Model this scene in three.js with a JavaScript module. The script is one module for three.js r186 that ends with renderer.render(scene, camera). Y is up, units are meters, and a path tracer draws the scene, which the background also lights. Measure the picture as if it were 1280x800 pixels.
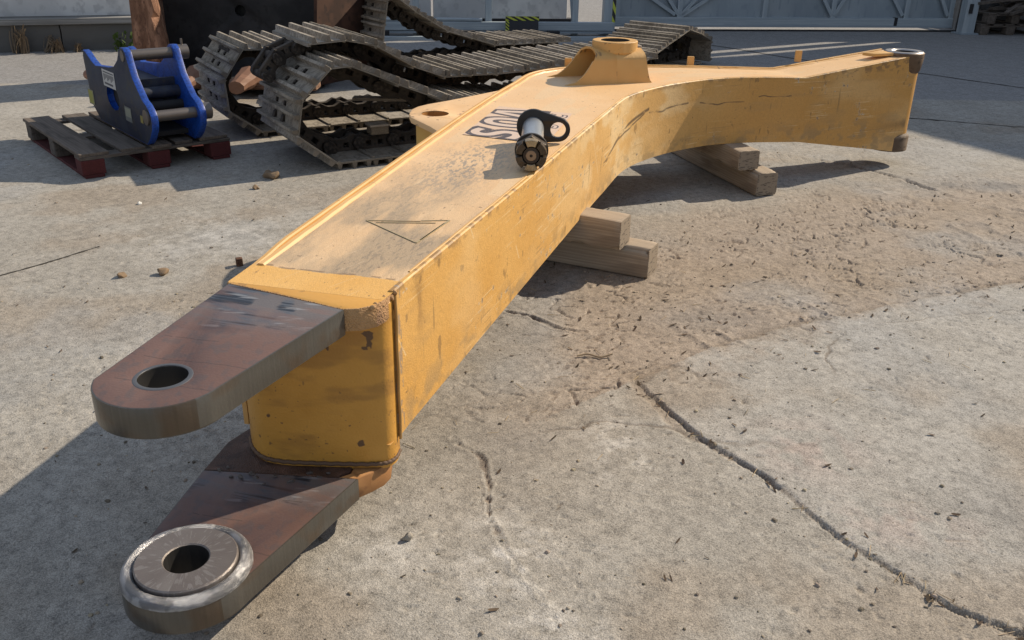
import * as THREE from 'three';
import { mergeGeometries, mergeVertices, toCreasedNormals } from 'three/addons/utils/BufferGeometryUtils.js';
import { RoundedBoxGeometry } from 'three/addons/geometries/RoundedBoxGeometry.js';

// ---------------------------------------------------------------- camera, sky, sun, exposure
const RAD = Math.PI / 180;
const scene = new THREE.Scene();
const camera = new THREE.PerspectiveCamera(38.98, 1.6, 0.05, 400);
camera.rotation.order = 'YXZ';
camera.position.set(0, 1.6, 0);
camera.rotation.set(-24.2 * RAD, 0, 1.0 * RAD);
const renderer = new THREE.WebGLRenderer({ antialias: true });
renderer.toneMapping = THREE.LinearToneMapping;
renderer.toneMappingExposure = 1.28;
renderer.shadowMap.enabled = true;
renderer.shadowMap.type = THREE.PCFSoftShadowMap;
{
  const w = 512, h = 256, d = new Float32Array(w * h * 4);
  for (let j = 0; j < h; j++) for (let i = 0; i < w; i++) {
    const el = (j + 0.5) / h * 180 - 90, k = Math.max(0, Math.sin(el * RAD)), q = Math.pow(1 - k, 3);
    let r = 0.34 + 0.46 * q, g = 0.43 + 0.40 * q, b = 0.60 + 0.24 * q;
    const a = i / w * Math.PI * 2, c = Math.sin(a * 3 + k * 5) * Math.sin(a * 5 - k * 9 + 1) + 0.5 * Math.sin(a * 11 + k * 21);
    const cl = Math.max(0, Math.min(1, c * 0.8 - 0.25)) * (1 - q) * Math.min(1, k * 5) * 0.6;
    r += (0.95 - r) * cl; g += (0.96 - g) * cl; b += (0.98 - b) * cl;
    if (el < 0) { r = 0.22; g = 0.21; b = 0.19; }
    d.set([r, g, b, 1], (j * w + i) * 4);
  }
  const t = new THREE.DataTexture(d, w, h, THREE.RGBAFormat, THREE.FloatType);
  t.mapping = THREE.EquirectangularReflectionMapping; t.magFilter = t.minFilter = THREE.LinearFilter; t.wrapS = THREE.RepeatWrapping; t.needsUpdate = true;
  scene.background = t; scene.environment = t;
}
scene.backgroundIntensity = 0.62; scene.environmentIntensity = 0.62;
const sun = new THREE.DirectionalLight(0xffefd8, 4.2);
sun.position.set(1.232 * 20, 20, -5 - 0.785 * 20); sun.target.position.set(0, 0, -5);
sun.castShadow = true; sun.shadow.radius = 1;
sun.shadow.mapSize.set(4096, 4096);
Object.assign(sun.shadow.camera, { left: -18, right: 18, top: 18, bottom: -18, near: 1, far: 80 });
scene.add(sun, sun.target);

// ---------------------------------------------------------------- helpers
let seed = 12345;
const rnd = () => { seed = (seed * 1664525 + 1013904223) >>> 0; return seed / 4294967296; };
const rr = (a, b) => a + (b - a) * rnd();
const clamp = (x, a = 0, b = 1) => Math.max(a, Math.min(b, x));
const sstep = (a, b, x) => { const t = clamp((x - a) / (b - a)); return t * t * (3 - 2 * t); };
const mix = (a, b, t) => a + (b - a) * t;
const mix3 = (a, b, t) => [mix(a[0], b[0], t), mix(a[1], b[1], t), mix(a[2], b[2], t)];
function hash(i, j, s) { let h = (i * 374761393 + j * 668265263 + s * 974711) | 0; h = Math.imul(h ^ (h >>> 13), 1274126177); h = h ^ (h >>> 16); return (h >>> 0) / 4294967296; }
function vn(x, y, s = 0, px = 0, py = 0) {           // value noise 0..1, optional period
  const i = Math.floor(x), j = Math.floor(y), fx = x - i, fy = y - j, ux = fx * fx * (3 - 2 * fx), uy = fy * fy * (3 - 2 * fy);
  const wr = (a, p) => p ? ((a % p) + p) % p : a;
  const i0 = wr(i, px), i1 = wr(i + 1, px), j0 = wr(j, py), j1 = wr(j + 1, py);
  const a = hash(i0, j0, s), b = hash(i1, j0, s), c = hash(i0, j1, s), d = hash(i1, j1, s);
  return (a + (b - a) * ux) + ((c + (d - c) * ux) - (a + (b - a) * ux)) * uy;
}
function fbm(x, y, o = 4, s = 0, p = 0) { let v = 0, a = 0.5, n = 0; for (let k = 0; k < o; k++) { v += a * vn(x, y, s + k, p, p); n += a; x *= 2; y *= 2; p *= 2; a *= 0.5; } return v / n; }
function worley(x, y, s) {                            // [F1, F2]
  const i = Math.floor(x), j = Math.floor(y); let f1 = 9, f2 = 9;
  for (let a = -1; a <= 1; a++) for (let b = -1; b <= 1; b++) {
    const dx = i + a + hash(i + a, j + b, s) - x, dy = j + b + hash(i + a, j + b, s + 7) - y, d = Math.sqrt(dx * dx + dy * dy);
    if (d < f1) { f2 = f1; f1 = d; } else if (d < f2) f2 = d;
  }
  return [f1, f2];
}
const enc = (c) => { c = clamp(c); return Math.round(255 * (c <= 0.0031308 ? 12.92 * c : 1.055 * Math.pow(c, 1 / 2.4) - 0.055)); };
function tex(w, h, fn, srgb = true) {                 // fn(u, v, i, j) -> [r, g, b] linear, or a number
  const d = new Uint8Array(w * h * 4);
  for (let j = 0; j < h; j++) for (let i = 0; i < w; i++) {
    const c = fn((i + 0.5) / w, (j + 0.5) / h, i, j), k = (j * w + i) * 4;
    if (srgb) { d[k] = enc(c[0]); d[k + 1] = enc(c[1]); d[k + 2] = enc(c[2]); } else d[k] = d[k + 1] = d[k + 2] = Math.round(255 * clamp(c));
    d[k + 3] = 255;
  }
  const t = new THREE.DataTexture(d, w, h, THREE.RGBAFormat);
  t.wrapS = t.wrapT = THREE.RepeatWrapping; t.magFilter = THREE.LinearFilter; t.minFilter = THREE.LinearMipmapLinearFilter; t.generateMipmaps = true; t.anisotropy = 8;
  if (srgb) t.colorSpace = THREE.SRGBColorSpace; t.needsUpdate = true; return t;
}
function rep(t, x, y) { const c = t.clone(); c.repeat.set(x, y); c.needsUpdate = true; return c; }
const M = (o) => new THREE.MeshStandardMaterial(o);
const rgb = (r, g, b) => new THREE.Color().setRGB(r, g, b);
const V = (x, y, z) => new THREE.Vector3(x, y, -z);   // z counts forward from the camera's foot

const counts = new Map();
function numbered(name) { const n = counts.get(name) || 0; counts.set(name, n + 1); return n ? `${name}_${String(n).padStart(3, '0')}` : name; }
function tag(o, label, category, group) { o.userData.label = label; o.userData.category = category; if (group) o.userData.group = group; return o; }
function thing(name, label, category, pos = [0, 0, 0], turn = 0, group) {
  const o = new THREE.Group(); o.name = numbered(name); o.position.copy(V(...pos)); o.rotation.y = turn; scene.add(o); return tag(o, label, category, group);
}
function clean(g) { const q = g.index ? g.toNonIndexed() : g; for (const k of Object.keys(q.attributes)) if (!['position', 'normal', 'uv'].includes(k)) q.deleteAttribute(k); return q; }
function merge(list) { return list.length === 1 ? list[0] : mergeGeometries(list.map(clean)); }
function part(name, g, m, parent) { const o = new THREE.Mesh(Array.isArray(g) ? merge(g) : g, m); o.name = name; o.castShadow = o.receiveShadow = true; parent.add(o); return o; }
function solo(name, g, m, label, category, group) { const o = part(numbered(name), g, m, scene); return tag(o, label, category, group); }
function struct(name, g, m, parent = scene) { const o = part(name, g, m, parent); if (parent === scene) o.userData.kind = 'structure'; return o; }
function box(w, h, d, x = 0, y = 0, z = 0, r = 0) { const g = r ? new RoundedBoxGeometry(w, h, d, 2, r) : new THREE.BoxGeometry(w, h, d); return g.translate(x, y, z); }
function cyl(r, h, seg = 24, r2 = r) { return new THREE.CylinderGeometry(r2, r, h, seg); }
function prism(pts, y0, y1, holes = [], bev = 0, seg = 2) {      // outline in plan (x, forward), from height y0 to y1
  const s = new THREE.Shape(pts.map(([x, z]) => new THREE.Vector2(x, z)));
  for (const [cx, cz, r] of holes) { const p = new THREE.Path(); p.absarc(cx, cz, r, 0, Math.PI * 2, true); s.holes.push(p); }
  const g = new THREE.ExtrudeGeometry(s, { depth: y1 - y0 - 2 * bev, bevelEnabled: bev > 0, bevelSize: bev, bevelThickness: bev, bevelOffset: -bev, bevelSegments: seg, curveSegments: 40 });
  g.translate(0, 0, bev); g.rotateX(-Math.PI / 2); g.translate(0, y0, 0); return toCreasedNormals(g, 0.6);
}
function slab(pts, th, holes = [], bev = 0) {                    // outline in (x, y), thickness th along z centred
  const s = new THREE.Shape(pts.map(([x, y]) => new THREE.Vector2(x, y)));
  for (const [cx, cy, r] of holes) { const p = new THREE.Path(); p.absarc(cx, cy, r, 0, Math.PI * 2, true); s.holes.push(p); }
  const g = new THREE.ExtrudeGeometry(s, { depth: th - 2 * bev, bevelEnabled: bev > 0, bevelSize: bev, bevelThickness: bev, bevelOffset: -bev, bevelSegments: 2, curveSegments: 32 });
  g.translate(0, 0, bev - th / 2); return toCreasedNormals(g, 0.6);
}
function arc(cx, cz, r, a0, a1, n) { const o = []; for (let i = 0; i <= n; i++) { const a = mix(a0, a1, i / n) * RAD; o.push([cx + r * Math.cos(a), cz + r * Math.sin(a)]); } return o; }
function gridGeo(nu, nv, fn) {                                   // fn(i, j) -> [x, y, z(three), u, v]
  const p = [], uv = [], ix = [];
  for (let j = 0; j <= nv; j++) for (let i = 0; i <= nu; i++) { const q = fn(i, j); p.push(q[0], q[1], q[2]); uv.push(q[3], q[4]); }
  for (let j = 0; j < nv; j++) for (let i = 0; i < nu; i++) { const a = j * (nu + 1) + i, b = a + 1, c = a + nu + 1, d = c + 1; ix.push(a, b, d, a, d, c); }
  const g = new THREE.BufferGeometry(); g.setAttribute('position', new THREE.Float32BufferAttribute(p, 3)); g.setAttribute('uv', new THREE.Float32BufferAttribute(uv, 2)); g.setIndex(ix); g.computeVertexNormals(); return g;
}
// solid wall following a path: st = [[x, z, top, bottom]...], offsets o0..o1 to the left(-)/right(+) of travel, small chamfer on the top edges
function wall(st, o0, o1, ch = 0.003, capY = null) {
  const n = st.length, N = [];
  let S = [0];
  for (let i = 0; i < n; i++) {
    const a = st[Math.max(0, i - 1)], b = st[Math.min(n - 1, i + 1)], dx = b[0] - a[0], dz = b[1] - a[1], l = Math.hypot(dx, dz);
    N.push([dz / l, -dx / l]); if (i) S.push(S[i - 1] + Math.hypot(st[i][0] - st[i - 1][0], st[i][1] - st[i - 1][1]));
  }
  const prof = (i) => { const t = st[i][2], b = st[i][3]; return [[o1, b], [o1, t - ch], [o1 - ch, t], [o0 + ch, t], [o0, t - ch], [o0, b]]; };
  const at = (i, o, y) => [st[i][0] + N[i][0] * o, y, -(st[i][1] + N[i][1] * o)];
  const gs = [];
  for (let k = 0; k < 6; k++) {
    gs.push(gridGeo(1, n - 1, (u, j) => { const P = prof(j), a = P[(k + u) % 6]; const w = at(j, a[0], a[1]); return [...w, S[j], a[1] + (k === 0 || k === 4 ? 0 : a[0] * 0.0)]; }));
  }
  for (const e of [0, n - 1]) {
    const P = prof(e).map(([o, y]) => at(e, o, y)), p = [], uv = [], ix = [];
    P.forEach((q) => { p.push(...q); uv.push(S[e], q[1]); });
    for (let k = 1; k < 5; k++) ix.push(0, e ? k : k + 1, e ? k + 1 : k);
    const g = new THREE.BufferGeometry(); g.setAttribute('position', new THREE.Float32BufferAttribute(p, 3)); g.setAttribute('uv', new THREE.Float32BufferAttribute(uv, 2)); g.setIndex(ix); g.computeVertexNormals(); gs.push(g);
  }
  return mergeGeometries(gs.map((g) => g.toNonIndexed()));
}
function tube(pts, r, seg = 8, n = 40) { return new THREE.TubeGeometry(new THREE.CatmullRomCurve3(pts), n, r, seg, false); }
function bar(a, b, w, h) {                                       // box beam from a to b (Vector3), w sideways, h upright
  const d = b.clone().sub(a), l = d.length(), g = new THREE.BoxGeometry(l, h, w), m = new THREE.Matrix4(), x = d.normalize();
  let up = Math.abs(x.y) > 0.95 ? new THREE.Vector3(0, 0, 1) : new THREE.Vector3(0, 1, 0);
  const z = new THREE.Vector3().crossVectors(x, up).normalize(); up = new THREE.Vector3().crossVectors(z, x);
  m.makeBasis(x, up, z).setPosition(a.clone().add(b).multiplyScalar(0.5)); return g.applyMatrix4(m);
}
function roughen(g, amp, f, s = 0) {                             // irregular chips: pushes vertices about by noise, welded first
  g = mergeVertices((() => { const q = g.clone(); q.deleteAttribute('normal'); q.deleteAttribute('uv'); return q; })(), 1e-4);
  const p = g.attributes.position;
  for (let i = 0; i < p.count; i++) { const x = p.getX(i), y = p.getY(i), z = p.getZ(i);
    p.setXYZ(i, x + amp * (vn(y * f + 3, z * f, s) - 0.5), y + amp * (vn(x * f, z * f + 5, s + 1) - 0.5), z + amp * (vn(x * f + 9, y * f, s + 2) - 0.5)); }
  g = g.toNonIndexed(); g.computeVertexNormals();
  const uv = new Float32Array(g.attributes.position.count * 2); g.setAttribute('uv', new THREE.BufferAttribute(uv, 2)); return g;
}

// ---------------------------------------------------------------- textures
const tGrain = tex(1024, 1024, (u, v) => {
  const n = fbm(u * 24, v * 24, 5, 3, 24), f = vn(u * 256, v * 256, 9, 256, 256), m = fbm(u * 6, v * 6, 3, 21, 6);
  let k = 0.62 + 0.38 * (n - 0.5) + 0.46 * (f - 0.5) + 0.10 * (m - 0.5);
  const sp = vn(u * 128, v * 128, 31, 128, 128), sq = fbm(u * 64, v * 64, 2, 33, 64); if (sp > 0.90) k *= 0.68; if (sp < 0.06) k *= 1.3; if (sq > 0.74) k *= 0.75;
  return [k, k * (0.985 + 0.02 * m), k * (0.96 + 0.05 * m)];
});
const tGrainBump = tex(1024, 1024, (u, v) => 0.5 * fbm(u * 40, v * 40, 4, 5, 40) + 0.3 * vn(u * 256, v * 256, 11, 256, 256) + 0.2 * fbm(u * 10, v * 10, 3, 6, 10), false);
const tFine = tex(512, 512, (u, v) => 0.6 * fbm(u * 20, v * 20, 4, 41, 20) + 0.4 * vn(u * 128, v * 128, 45, 128, 128), false);
function woodTex(c0, c1, s, dark = 0.5) {
  return tex(512, 256, (u, v) => {
    const w = v * 9 + 1.2 * fbm(u * 2, v * 5, 3, s), g = Math.abs((w % 1) - 0.5) * 2, f = fbm(u * 10, v * 110, 3, s + 5), st = fbm(u * 3, v * 3, 3, s + 9);
    let k = 0.35 * g + 0.65 * f; if (fbm(u * 5, v * 60, 2, s + 12) > 0.68) k *= dark;
    const sn = sstep(0.50, 0.72, fbm(u * 4 + 7, v * 3, 4, s + 15)); return mix3(mix3(c0, c1, clamp(k * 0.8 + st * 0.4)), c0, sn * 0.6);
  });
}
const tWood = woodTex([0.17, 0.13, 0.095], [0.50, 0.42, 0.325], 50);
const tWoodGrey = woodTex([0.045, 0.037, 0.03], [0.165, 0.138, 0.115], 70);
const tPaintDull = tex(1024, 512, (u, v) => {                    // worn yellow paint for small parts, 1 m x .5 m
  const n = fbm(u * 8, v * 4, 5, 80), d = fbm(u * 30, v * 15, 4, 84);
  let c = mix3([0.56, 0.305, 0.085], [0.66, 0.405, 0.15], n);
  if (d > 0.74) c = mix3(c, [0.20, 0.115, 0.055], sstep(0.74, 0.82, d) * 0.75);
  return c;
});
// big top plate: u across from the left edge, v along (0 at the near end, TOPL metres)
const TOPL = 6.5;
const tTop = tex(1024, 2048, (u, v) => {
  const s = v * TOPL, x = u * 0.6;
  const n = fbm(x * 5, s * 5, 5, 100), f = fbm(x * 40, s * 25, 4, 106), st = fbm(x * 30, s * 3, 4, 112), fine = vn(x * 260, s * 160, 118);
  let c = mix3([0.74, 0.45, 0.20], [0.85, 0.585, 0.325], clamp(0.15 + 0.9 * n));
  const seam = 0.135 + 0.012 * (vn(u * 9, 3, 120) - 0.5);
  if (s < seam) { c = mix3([0.68, 0.36, 0.075], [0.75, 0.45, 0.14], n); if (f > 0.80) c = mix3(c, [0.35, 0.19, 0.07], 0.5); }
  else {
    const zone = sstep(1.75, 0.35, s + 0.5 * (n - 0.5)) * (0.55 + 0.45 * sstep(0.02, 0.3, u));
    const sm = fbm(x * 7 + s * 0.6, s * 2.6, 5, 170), s2 = fbm(x * 55, s * 9, 4, 175), s3 = fbm(x * 110 + s * 8, s * 40, 3, 178);
    const dirt = clamp(zone * (0.30 + 0.95 * sstep(0.30, 0.70, sm)) * (0.65 + 0.5 * s2));
    c = mix3(c, [0.37, 0.285, 0.185], clamp(dirt * 1.25) * 0.85);
    c = mix3(c, [0.235, 0.185, 0.13], zone * sstep(0.52, 0.72, s3) * sstep(0.42, 0.68, sm) * 0.6);
    c = mix3(c, [0.80, 0.56, 0.32], zone * sstep(0.60, 0.74, s2) * sstep(0.55, 0.4, sm) * 0.5);
    // scuffed rubbed patch before the lettering
    const pz = Math.exp(-Math.pow((s - 1.38) / 0.42, 2)) * Math.exp(-Math.pow((u - 0.50) / 0.24, 2));
    c = mix3(c, [0.30, 0.25, 0.195], clamp(pz * (0.35 * s2 + sstep(0.46, 0.62, s3)) * 0.8));
    if (Math.abs(s - seam - 0.006) < 0.005) c = mix3(c, [0.20, 0.12, 0.06], 0.7 * sstep(0.3, 0.6, vn(u * 20, 0, 130)));
  }
  // chips through to primer and rust
  const ch = fbm(x * 60 + 7, s * 60, 3, 140); if (ch > 0.84) c = mix3(c, [0.13, 0.075, 0.045], 0.75);
  const lg = fbm(x * 9, s * 1.6, 3, 150) ; if (lg > 0.66 && s > 1) c = mix3(c, [0.76, 0.56, 0.33], 0.5);
  // hair scratches
  const sc = vn(x * 14 + s * 5, s * 1.3, 160), sc2 = Math.abs(((x * 1.9 - s * 0.9 + 0.06 * fbm(x * 4, s * 2, 2, 165)) * 5) % 1 - 0.5);
  if (sc2 < 0.006 && sc > 0.62) c = mix3(c, [0.80, 0.68, 0.50], 0.6);
  const k = 0.94 + 0.12 * fine; return [c[0] * k, c[1] * k, c[2] * k];
});
// big side face: u along (0 at near corner, 6.2 m), v height .1 to .8
const tSide = tex(2048, 512, (u, v) => {
  const s = u * 6.2, y = 0.1 + v * 0.7;
  const n = fbm(s * 3, y * 3, 5, 200), cl = fbm(s * 5, y * 9, 4, 206), d = fbm(s * 22, y * 12, 4, 212), fine = vn(s * 160, y * 160, 218);
  let c = mix3([0.56, 0.285, 0.052], [0.67, 0.395, 0.122], clamp(n * 1.1 - 0.05));
  const bleach = sstep(0.9, 2.6, s); c = mix3(c, [0.74, 0.55, 0.30], bleach * (0.25 + 0.6 * sstep(0.42, 0.7, cl)) * sstep(4.2, 3.4, s));
  c = mix3(c, [0.47, 0.25, 0.07], sstep(3.4, 4.4, s) * 0.55);
  if (d > 0.77) c = mix3(c, [0.24, 0.14, 0.05], sstep(0.77, 0.82, d) * 0.7);
  { const fd = sstep(0.50, 0.70, fbm(s * 1.6 + 3, y * 3.5, 4, 270)); c = mix3(c, [0.73, 0.51, 0.25], fd * 0.32); const gr = sstep(0.55, 0.75, fbm(s * 3.5, y * 16, 4, 274)) * sstep(0.5, 0.62, fbm(s * 1.2, y * 2, 3, 277)); c = mix3(c, [0.38, 0.24, 0.10], gr * 0.32);
    const la = fbm(s * 5, y * 230, 2, 290), lm = sstep(0.48, 0.66, fbm(s * 2.5, y * 6, 3, 292)); if (la > 0.74) c = mix3(c, [0.34, 0.20, 0.075], lm * 0.55 * sstep(0.74, 0.82, la)); if (la < 0.24) c = mix3(c, [0.80, 0.62, 0.36], lm * 0.5);
    const ed = sstep(0.035, 0.0, 0.694 - y) * sstep(0.50, 0.62, fbm(s * 26, y * 40, 3, 294)); c = mix3(c, [0.22, 0.13, 0.06], ed * 0.7);
    const cp = fbm(s * 34, y * 30, 3, 296); if (cp > 0.76) c = mix3(c, cp > 0.80 ? [0.15, 0.12, 0.10] : [0.52, 0.46, 0.36], 0.7 * lm);
    const ds = Math.abs(((s * 3.1 + y * 2.2 + 0.10 * fbm(s * 4, y * 4, 2, 280)) % 1) - 0.5); if (ds < 0.012 && vn(s * 9, y * 9, 283) > 0.72 && s < 3.2) c = mix3(c, [0.78, 0.62, 0.38], 0.5); }
  { const sp = fbm(s * 70, y * 55, 2, 221); if (sp > 0.86) c = mix3(c, [0.2, 0.11, 0.04], sstep(0.86, 0.92, sp) * 0.8 * sstep(0.45, 0.6, fbm(s * 2.2, y * 3, 3, 286))); }
  const drip = fbm(s * 45, y * 4, 3, 224); if (drip > 0.76) c = mix3(c, [0.27, 0.165, 0.06], sstep(0.76, 0.86, drip) * 0.7);
  const low = sstep(0.42, 0.28, y) * sstep(0.45, 0.7, fbm(s * 14, y * 20, 3, 230)); c = mix3(c, [0.30, 0.205, 0.10], low * 0.6);
  // rubbed black scrape running along the bend
  const line = (s0, y0, s1, y1, w, k, id) => { const t = (s - s0) / (s1 - s0); if (t < 0 || t > 1) return 0; const yy = mix(y0, y1, t) + 0.02 * (fbm(s * 6, 1, 3, id) - 0.5) * 2;
    return sstep(w, w * 0.3, Math.abs(y - yy)) * k * sstep(0.25, 0.5, fbm(s * 12, y * 60, 3, id + 3)); };
  const b = Math.max(line(2.55, 0.44, 3.35, 0.58, 0.014, 1, 240), line(2.7, 0.45, 3.3, 0.555, 0.008, 1, 243), line(3.35, 0.555, 3.75, 0.565, 0.008, 0.9, 246), line(3.85, 0.545, 4.2, 0.545, 0.006, 1, 250), line(4.3, 0.555, 4.55, 0.56, 0.005, 1, 254), line(2.48, 0.38, 2.52, 0.56, 0.05, 0.5, 258));
  c = mix3(c, [0.07, 0.048, 0.032], b * 0.8);
  const sm = Math.max(Math.exp(-Math.pow((s - 5.6) / 0.25, 2) - Math.pow((y - 0.30) / 0.03, 2)) * 0.5, Math.exp(-Math.pow((s - 0.22) / 0.03, 2) - Math.pow((y - 0.6) / 0.08, 2)) * 0.6 * sstep(0.3, 0.6, d));
  c = mix3(c, [0.20, 0.11, 0.04], sm);
  // bare weld line by the near corner
  const w0 = Math.abs(s - 0.055 - 0.004 * (vn(y * 30, 0, 260) - 0.5)); if (w0 < 0.006) c = mix3(c, [0.13, 0.08, 0.04], 0.8 * sstep(0.25, 0.55, fbm(s * 40, y * 24, 3, 263)));
  if (s < 0.1) { const ch = fbm(s * 60, y * 30, 3, 266); if (ch > 0.62) c = mix3(c, [0.24, 0.20, 0.17], 0.7); }
  const k = 0.93 + 0.14 * fine; return [c[0] * k, c[1] * k, c[2] * k];
});
// new steel of the repaired lugs, 1 m square; v runs away from the viewer
const tSteel = tex(1024, 1024, (u, v) => {                       // print of the plan x -1..0, z 1.5..2.5: mill scale in front, scraped blue-grey at the rear
  const x = u - 1, z = v < 0.5 ? v + 2 : v + 1, q = (z - 2.0) + 0.3 * (x + 0.6);
  const n = fbm(x * 6, z * 6, 5, 300), f = fbm(x * 60, z * 40, 3, 306), e = fbm(x * 14, z * 9, 4, 330), st = fbm(x * 4 + z * 3, z * 60 + x * 18, 3, 326);
  let c = mix3([0.130, 0.074, 0.060], [0.195, 0.118, 0.098], n);
  c = mix3(c, [0.10, 0.085, 0.085], sstep(0.5, 0.75, f) * 0.5);
  const k = sstep(-0.16, 0.06, q + 0.22 * (e - 0.5));
  let d = mix3([0.125, 0.11, 0.11], [0.17, 0.165, 0.172], n);
  d = mix3(d, [0.085, 0.10, 0.125], sstep(0.42, 0.6, e));
  d = mix3(d, [0.022, 0.030, 0.045], sstep(0.55, 0.64, st) * sstep(0.40, 0.55, e));
  d = mix3(d, [0.27, 0.28, 0.30], sstep(0.66, 0.74, fbm(x * 10 + z * 20, z * 50, 3, 336)) * 0.7);
  d = mix3(d, [0.19, 0.115, 0.095], sstep(0.55, 0.7, fbm(x * 5, z * 22 + x * 9, 3, 339)) * 0.5);
  c = mix3(c, d, k);
  const ln = Math.abs(((x * 0.25 + z) * 9 + 0.3 * n) % 1 - 0.5); if (ln < 0.012 && e > 0.45) c = mix3(c, [0.06, 0.045, 0.042], 0.7);
  return c;
});
const tSteelEdge = tex(512, 512, (u, v) => {                     // flame-cut, ground sides of the plates
  const n = fbm(u * 5, v * 5, 5, 340), b = fbm(u * 9 + 3, v * 9, 4, 345), f = fbm(u * 260, v * 7, 2, 348);
  let c = mix3([0.105, 0.098, 0.085], [0.175, 0.168, 0.152], n);
  c = mix3(c, [0.13, 0.088, 0.055], sstep(0.52, 0.72, b) * 0.6);
  const k = 0.88 + 0.24 * f; return [c[0] * k, c[1] * k, c[2] * k];
});
function dustTex(c0, c1, c2, s) {
  return tex(512, 512, (u, v) => {
    const n = fbm(u * 6, v * 6, 5, s, 6), d = fbm(u * 24, v * 24, 4, s + 6, 24);
    let c = mix3(c0, c1, sstep(0.3, 0.7, n)); c = mix3(c, c2, sstep(0.55, 0.75, d) * 0.7); return c;
  });
}
const tTrack = dustTex([0.20, 0.172, 0.137], [0.36, 0.32, 0.262], [0.13, 0.108, 0.084], 400);
const tTrackLink = dustTex([0.028, 0.022, 0.017], [0.075, 0.06, 0.046], [0.018, 0.014, 0.012], 420);
const tRust = dustTex([0.16, 0.085, 0.05], [0.32, 0.19, 0.125], [0.09, 0.045, 0.028], 440);
const tBlack = dustTex([0.012, 0.012, 0.013], [0.028, 0.027, 0.027], [0.008, 0.008, 0.008], 460);
const tConc = dustTex([0.115, 0.112, 0.105], [0.19, 0.185, 0.175], [0.08, 0.078, 0.072], 480);
const tWhite = dustTex([0.52, 0.53, 0.53], [0.64, 0.65, 0.64], [0.42, 0.43, 0.43], 500);
const tGate = dustTex([0.235, 0.285, 0.325], [0.295, 0.345, 0.38], [0.20, 0.245, 0.285], 520);

// ---------------------------------------------------------------- materials
const mTop = M({ map: tTop, roughness: 0.44, bumpMap: rep(tFine, 2, 16), bumpScale: 0.0012 });
const mSide = M({ map: tSide, roughness: 0.55, bumpMap: rep(tFine, 14, 2), bumpScale: 0.0015 });
const mPaint = M({ map: tPaintDull, roughness: 0.55, bumpMap: tFine, bumpScale: 0.001 });
const mPaintIn = M({ map: tPaintDull, color: 0xd8c0a0, roughness: 0.7 });
const mSteel = M({ map: tSteel, roughness: 0.5, metalness: 0.25, bumpMap: rep(tFine, 2, 2), bumpScale: 0.0006 });
const mSteelEdge = M({ map: tSteelEdge, color: rgb(0.92, 0.92, 0.92), roughness: 0.34, metalness: 0.65, bumpMap: rep(tFine, 2, 2), bumpScale: 0.0005 });
const mBright = M({ map: tex(512, 128, (u, v) => { const n = fbm(u * 16, v * 3, 4, 930), m = fbm(u * 40, v * 4, 3, 934); let c = mix3([0.20, 0.20, 0.205], [0.44, 0.44, 0.45], sstep(0.3, 0.7, n)); return mix3(c, [0.6, 0.6, 0.6], sstep(0.55, 0.8, m) * 0.5); }), roughness: 0.34, metalness: 0.8, bumpMap: rep(tFine, 3, 3), bumpScale: 0.0012 });
const mBore = M({ color: rgb(0.035, 0.034, 0.033), roughness: 0.5, metalness: 0.4 });
const mWood = M({ map: tWood, roughness: 0.9, bumpMap: tWood, bumpScale: 0.002 });
const mWoodB = M({ map: rep(tWood, 1, 1), color: rgb(1.0, 0.98, 0.95), roughness: 0.9, bumpMap: tWood, bumpScale: 0.002 });
const mWoodGrey = M({ map: tWoodGrey, roughness: 0.95, bumpMap: tWoodGrey, bumpScale: 0.003 });
const mWoodEnd = M({ color: rgb(0.30, 0.235, 0.16), roughness: 0.95, map: rep(tGrain, 0.4, 0.4) });
const mRed = M({ color: rgb(0.13, 0.022, 0.022), roughness: 0.85, map: rep(tGrain, 0.5, 0.5) });
const mTrack = [0, 1, 2].map((k) => M({ map: rep(tTrack, 2, 2), color: rgb(1 - 0.1 * k, 1 - 0.11 * k, 1 - 0.13 * k), roughness: 0.85, bumpMap: rep(tFine, 3, 3), bumpScale: 0.002 }));
const mLink = M({ map: tTrackLink, roughness: 0.8, metalness: 0.2, bumpMap: tFine, bumpScale: 0.002 });
const mRust = M({ map: tRust, roughness: 0.8, bumpMap: tFine, bumpScale: 0.003 });
const mBlack = M({ map: tBlack, roughness: 0.7 });
const mConc = M({ map: tConc, roughness: 0.95, bumpMap: tFine, bumpScale: 0.004 });
const mWhite = M({ map: tWhite, roughness: 0.8 });
const mGate = M({ map: tGate, roughness: 0.6 });
const mGateLt = M({ map: tGate, color: rgb(1.25, 1.22, 1.18), roughness: 0.55 });
const mDark = M({ color: rgb(0.02, 0.02, 0.022), roughness: 0.8 });
const mBlue = M({ color: rgb(0.012, 0.085, 0.48), roughness: 0.42, map: rep(tGrain, 0.5, 0.5) });
const mBlueDull = M({ map: dustTex([0.008, 0.013, 0.035], [0.02, 0.028, 0.05], [0.035, 0.033, 0.032], 540), roughness: 0.6 });
const mPin = M({ color: rgb(0.17, 0.15, 0.135), roughness: 0.4, metalness: 0.7 });

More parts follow.
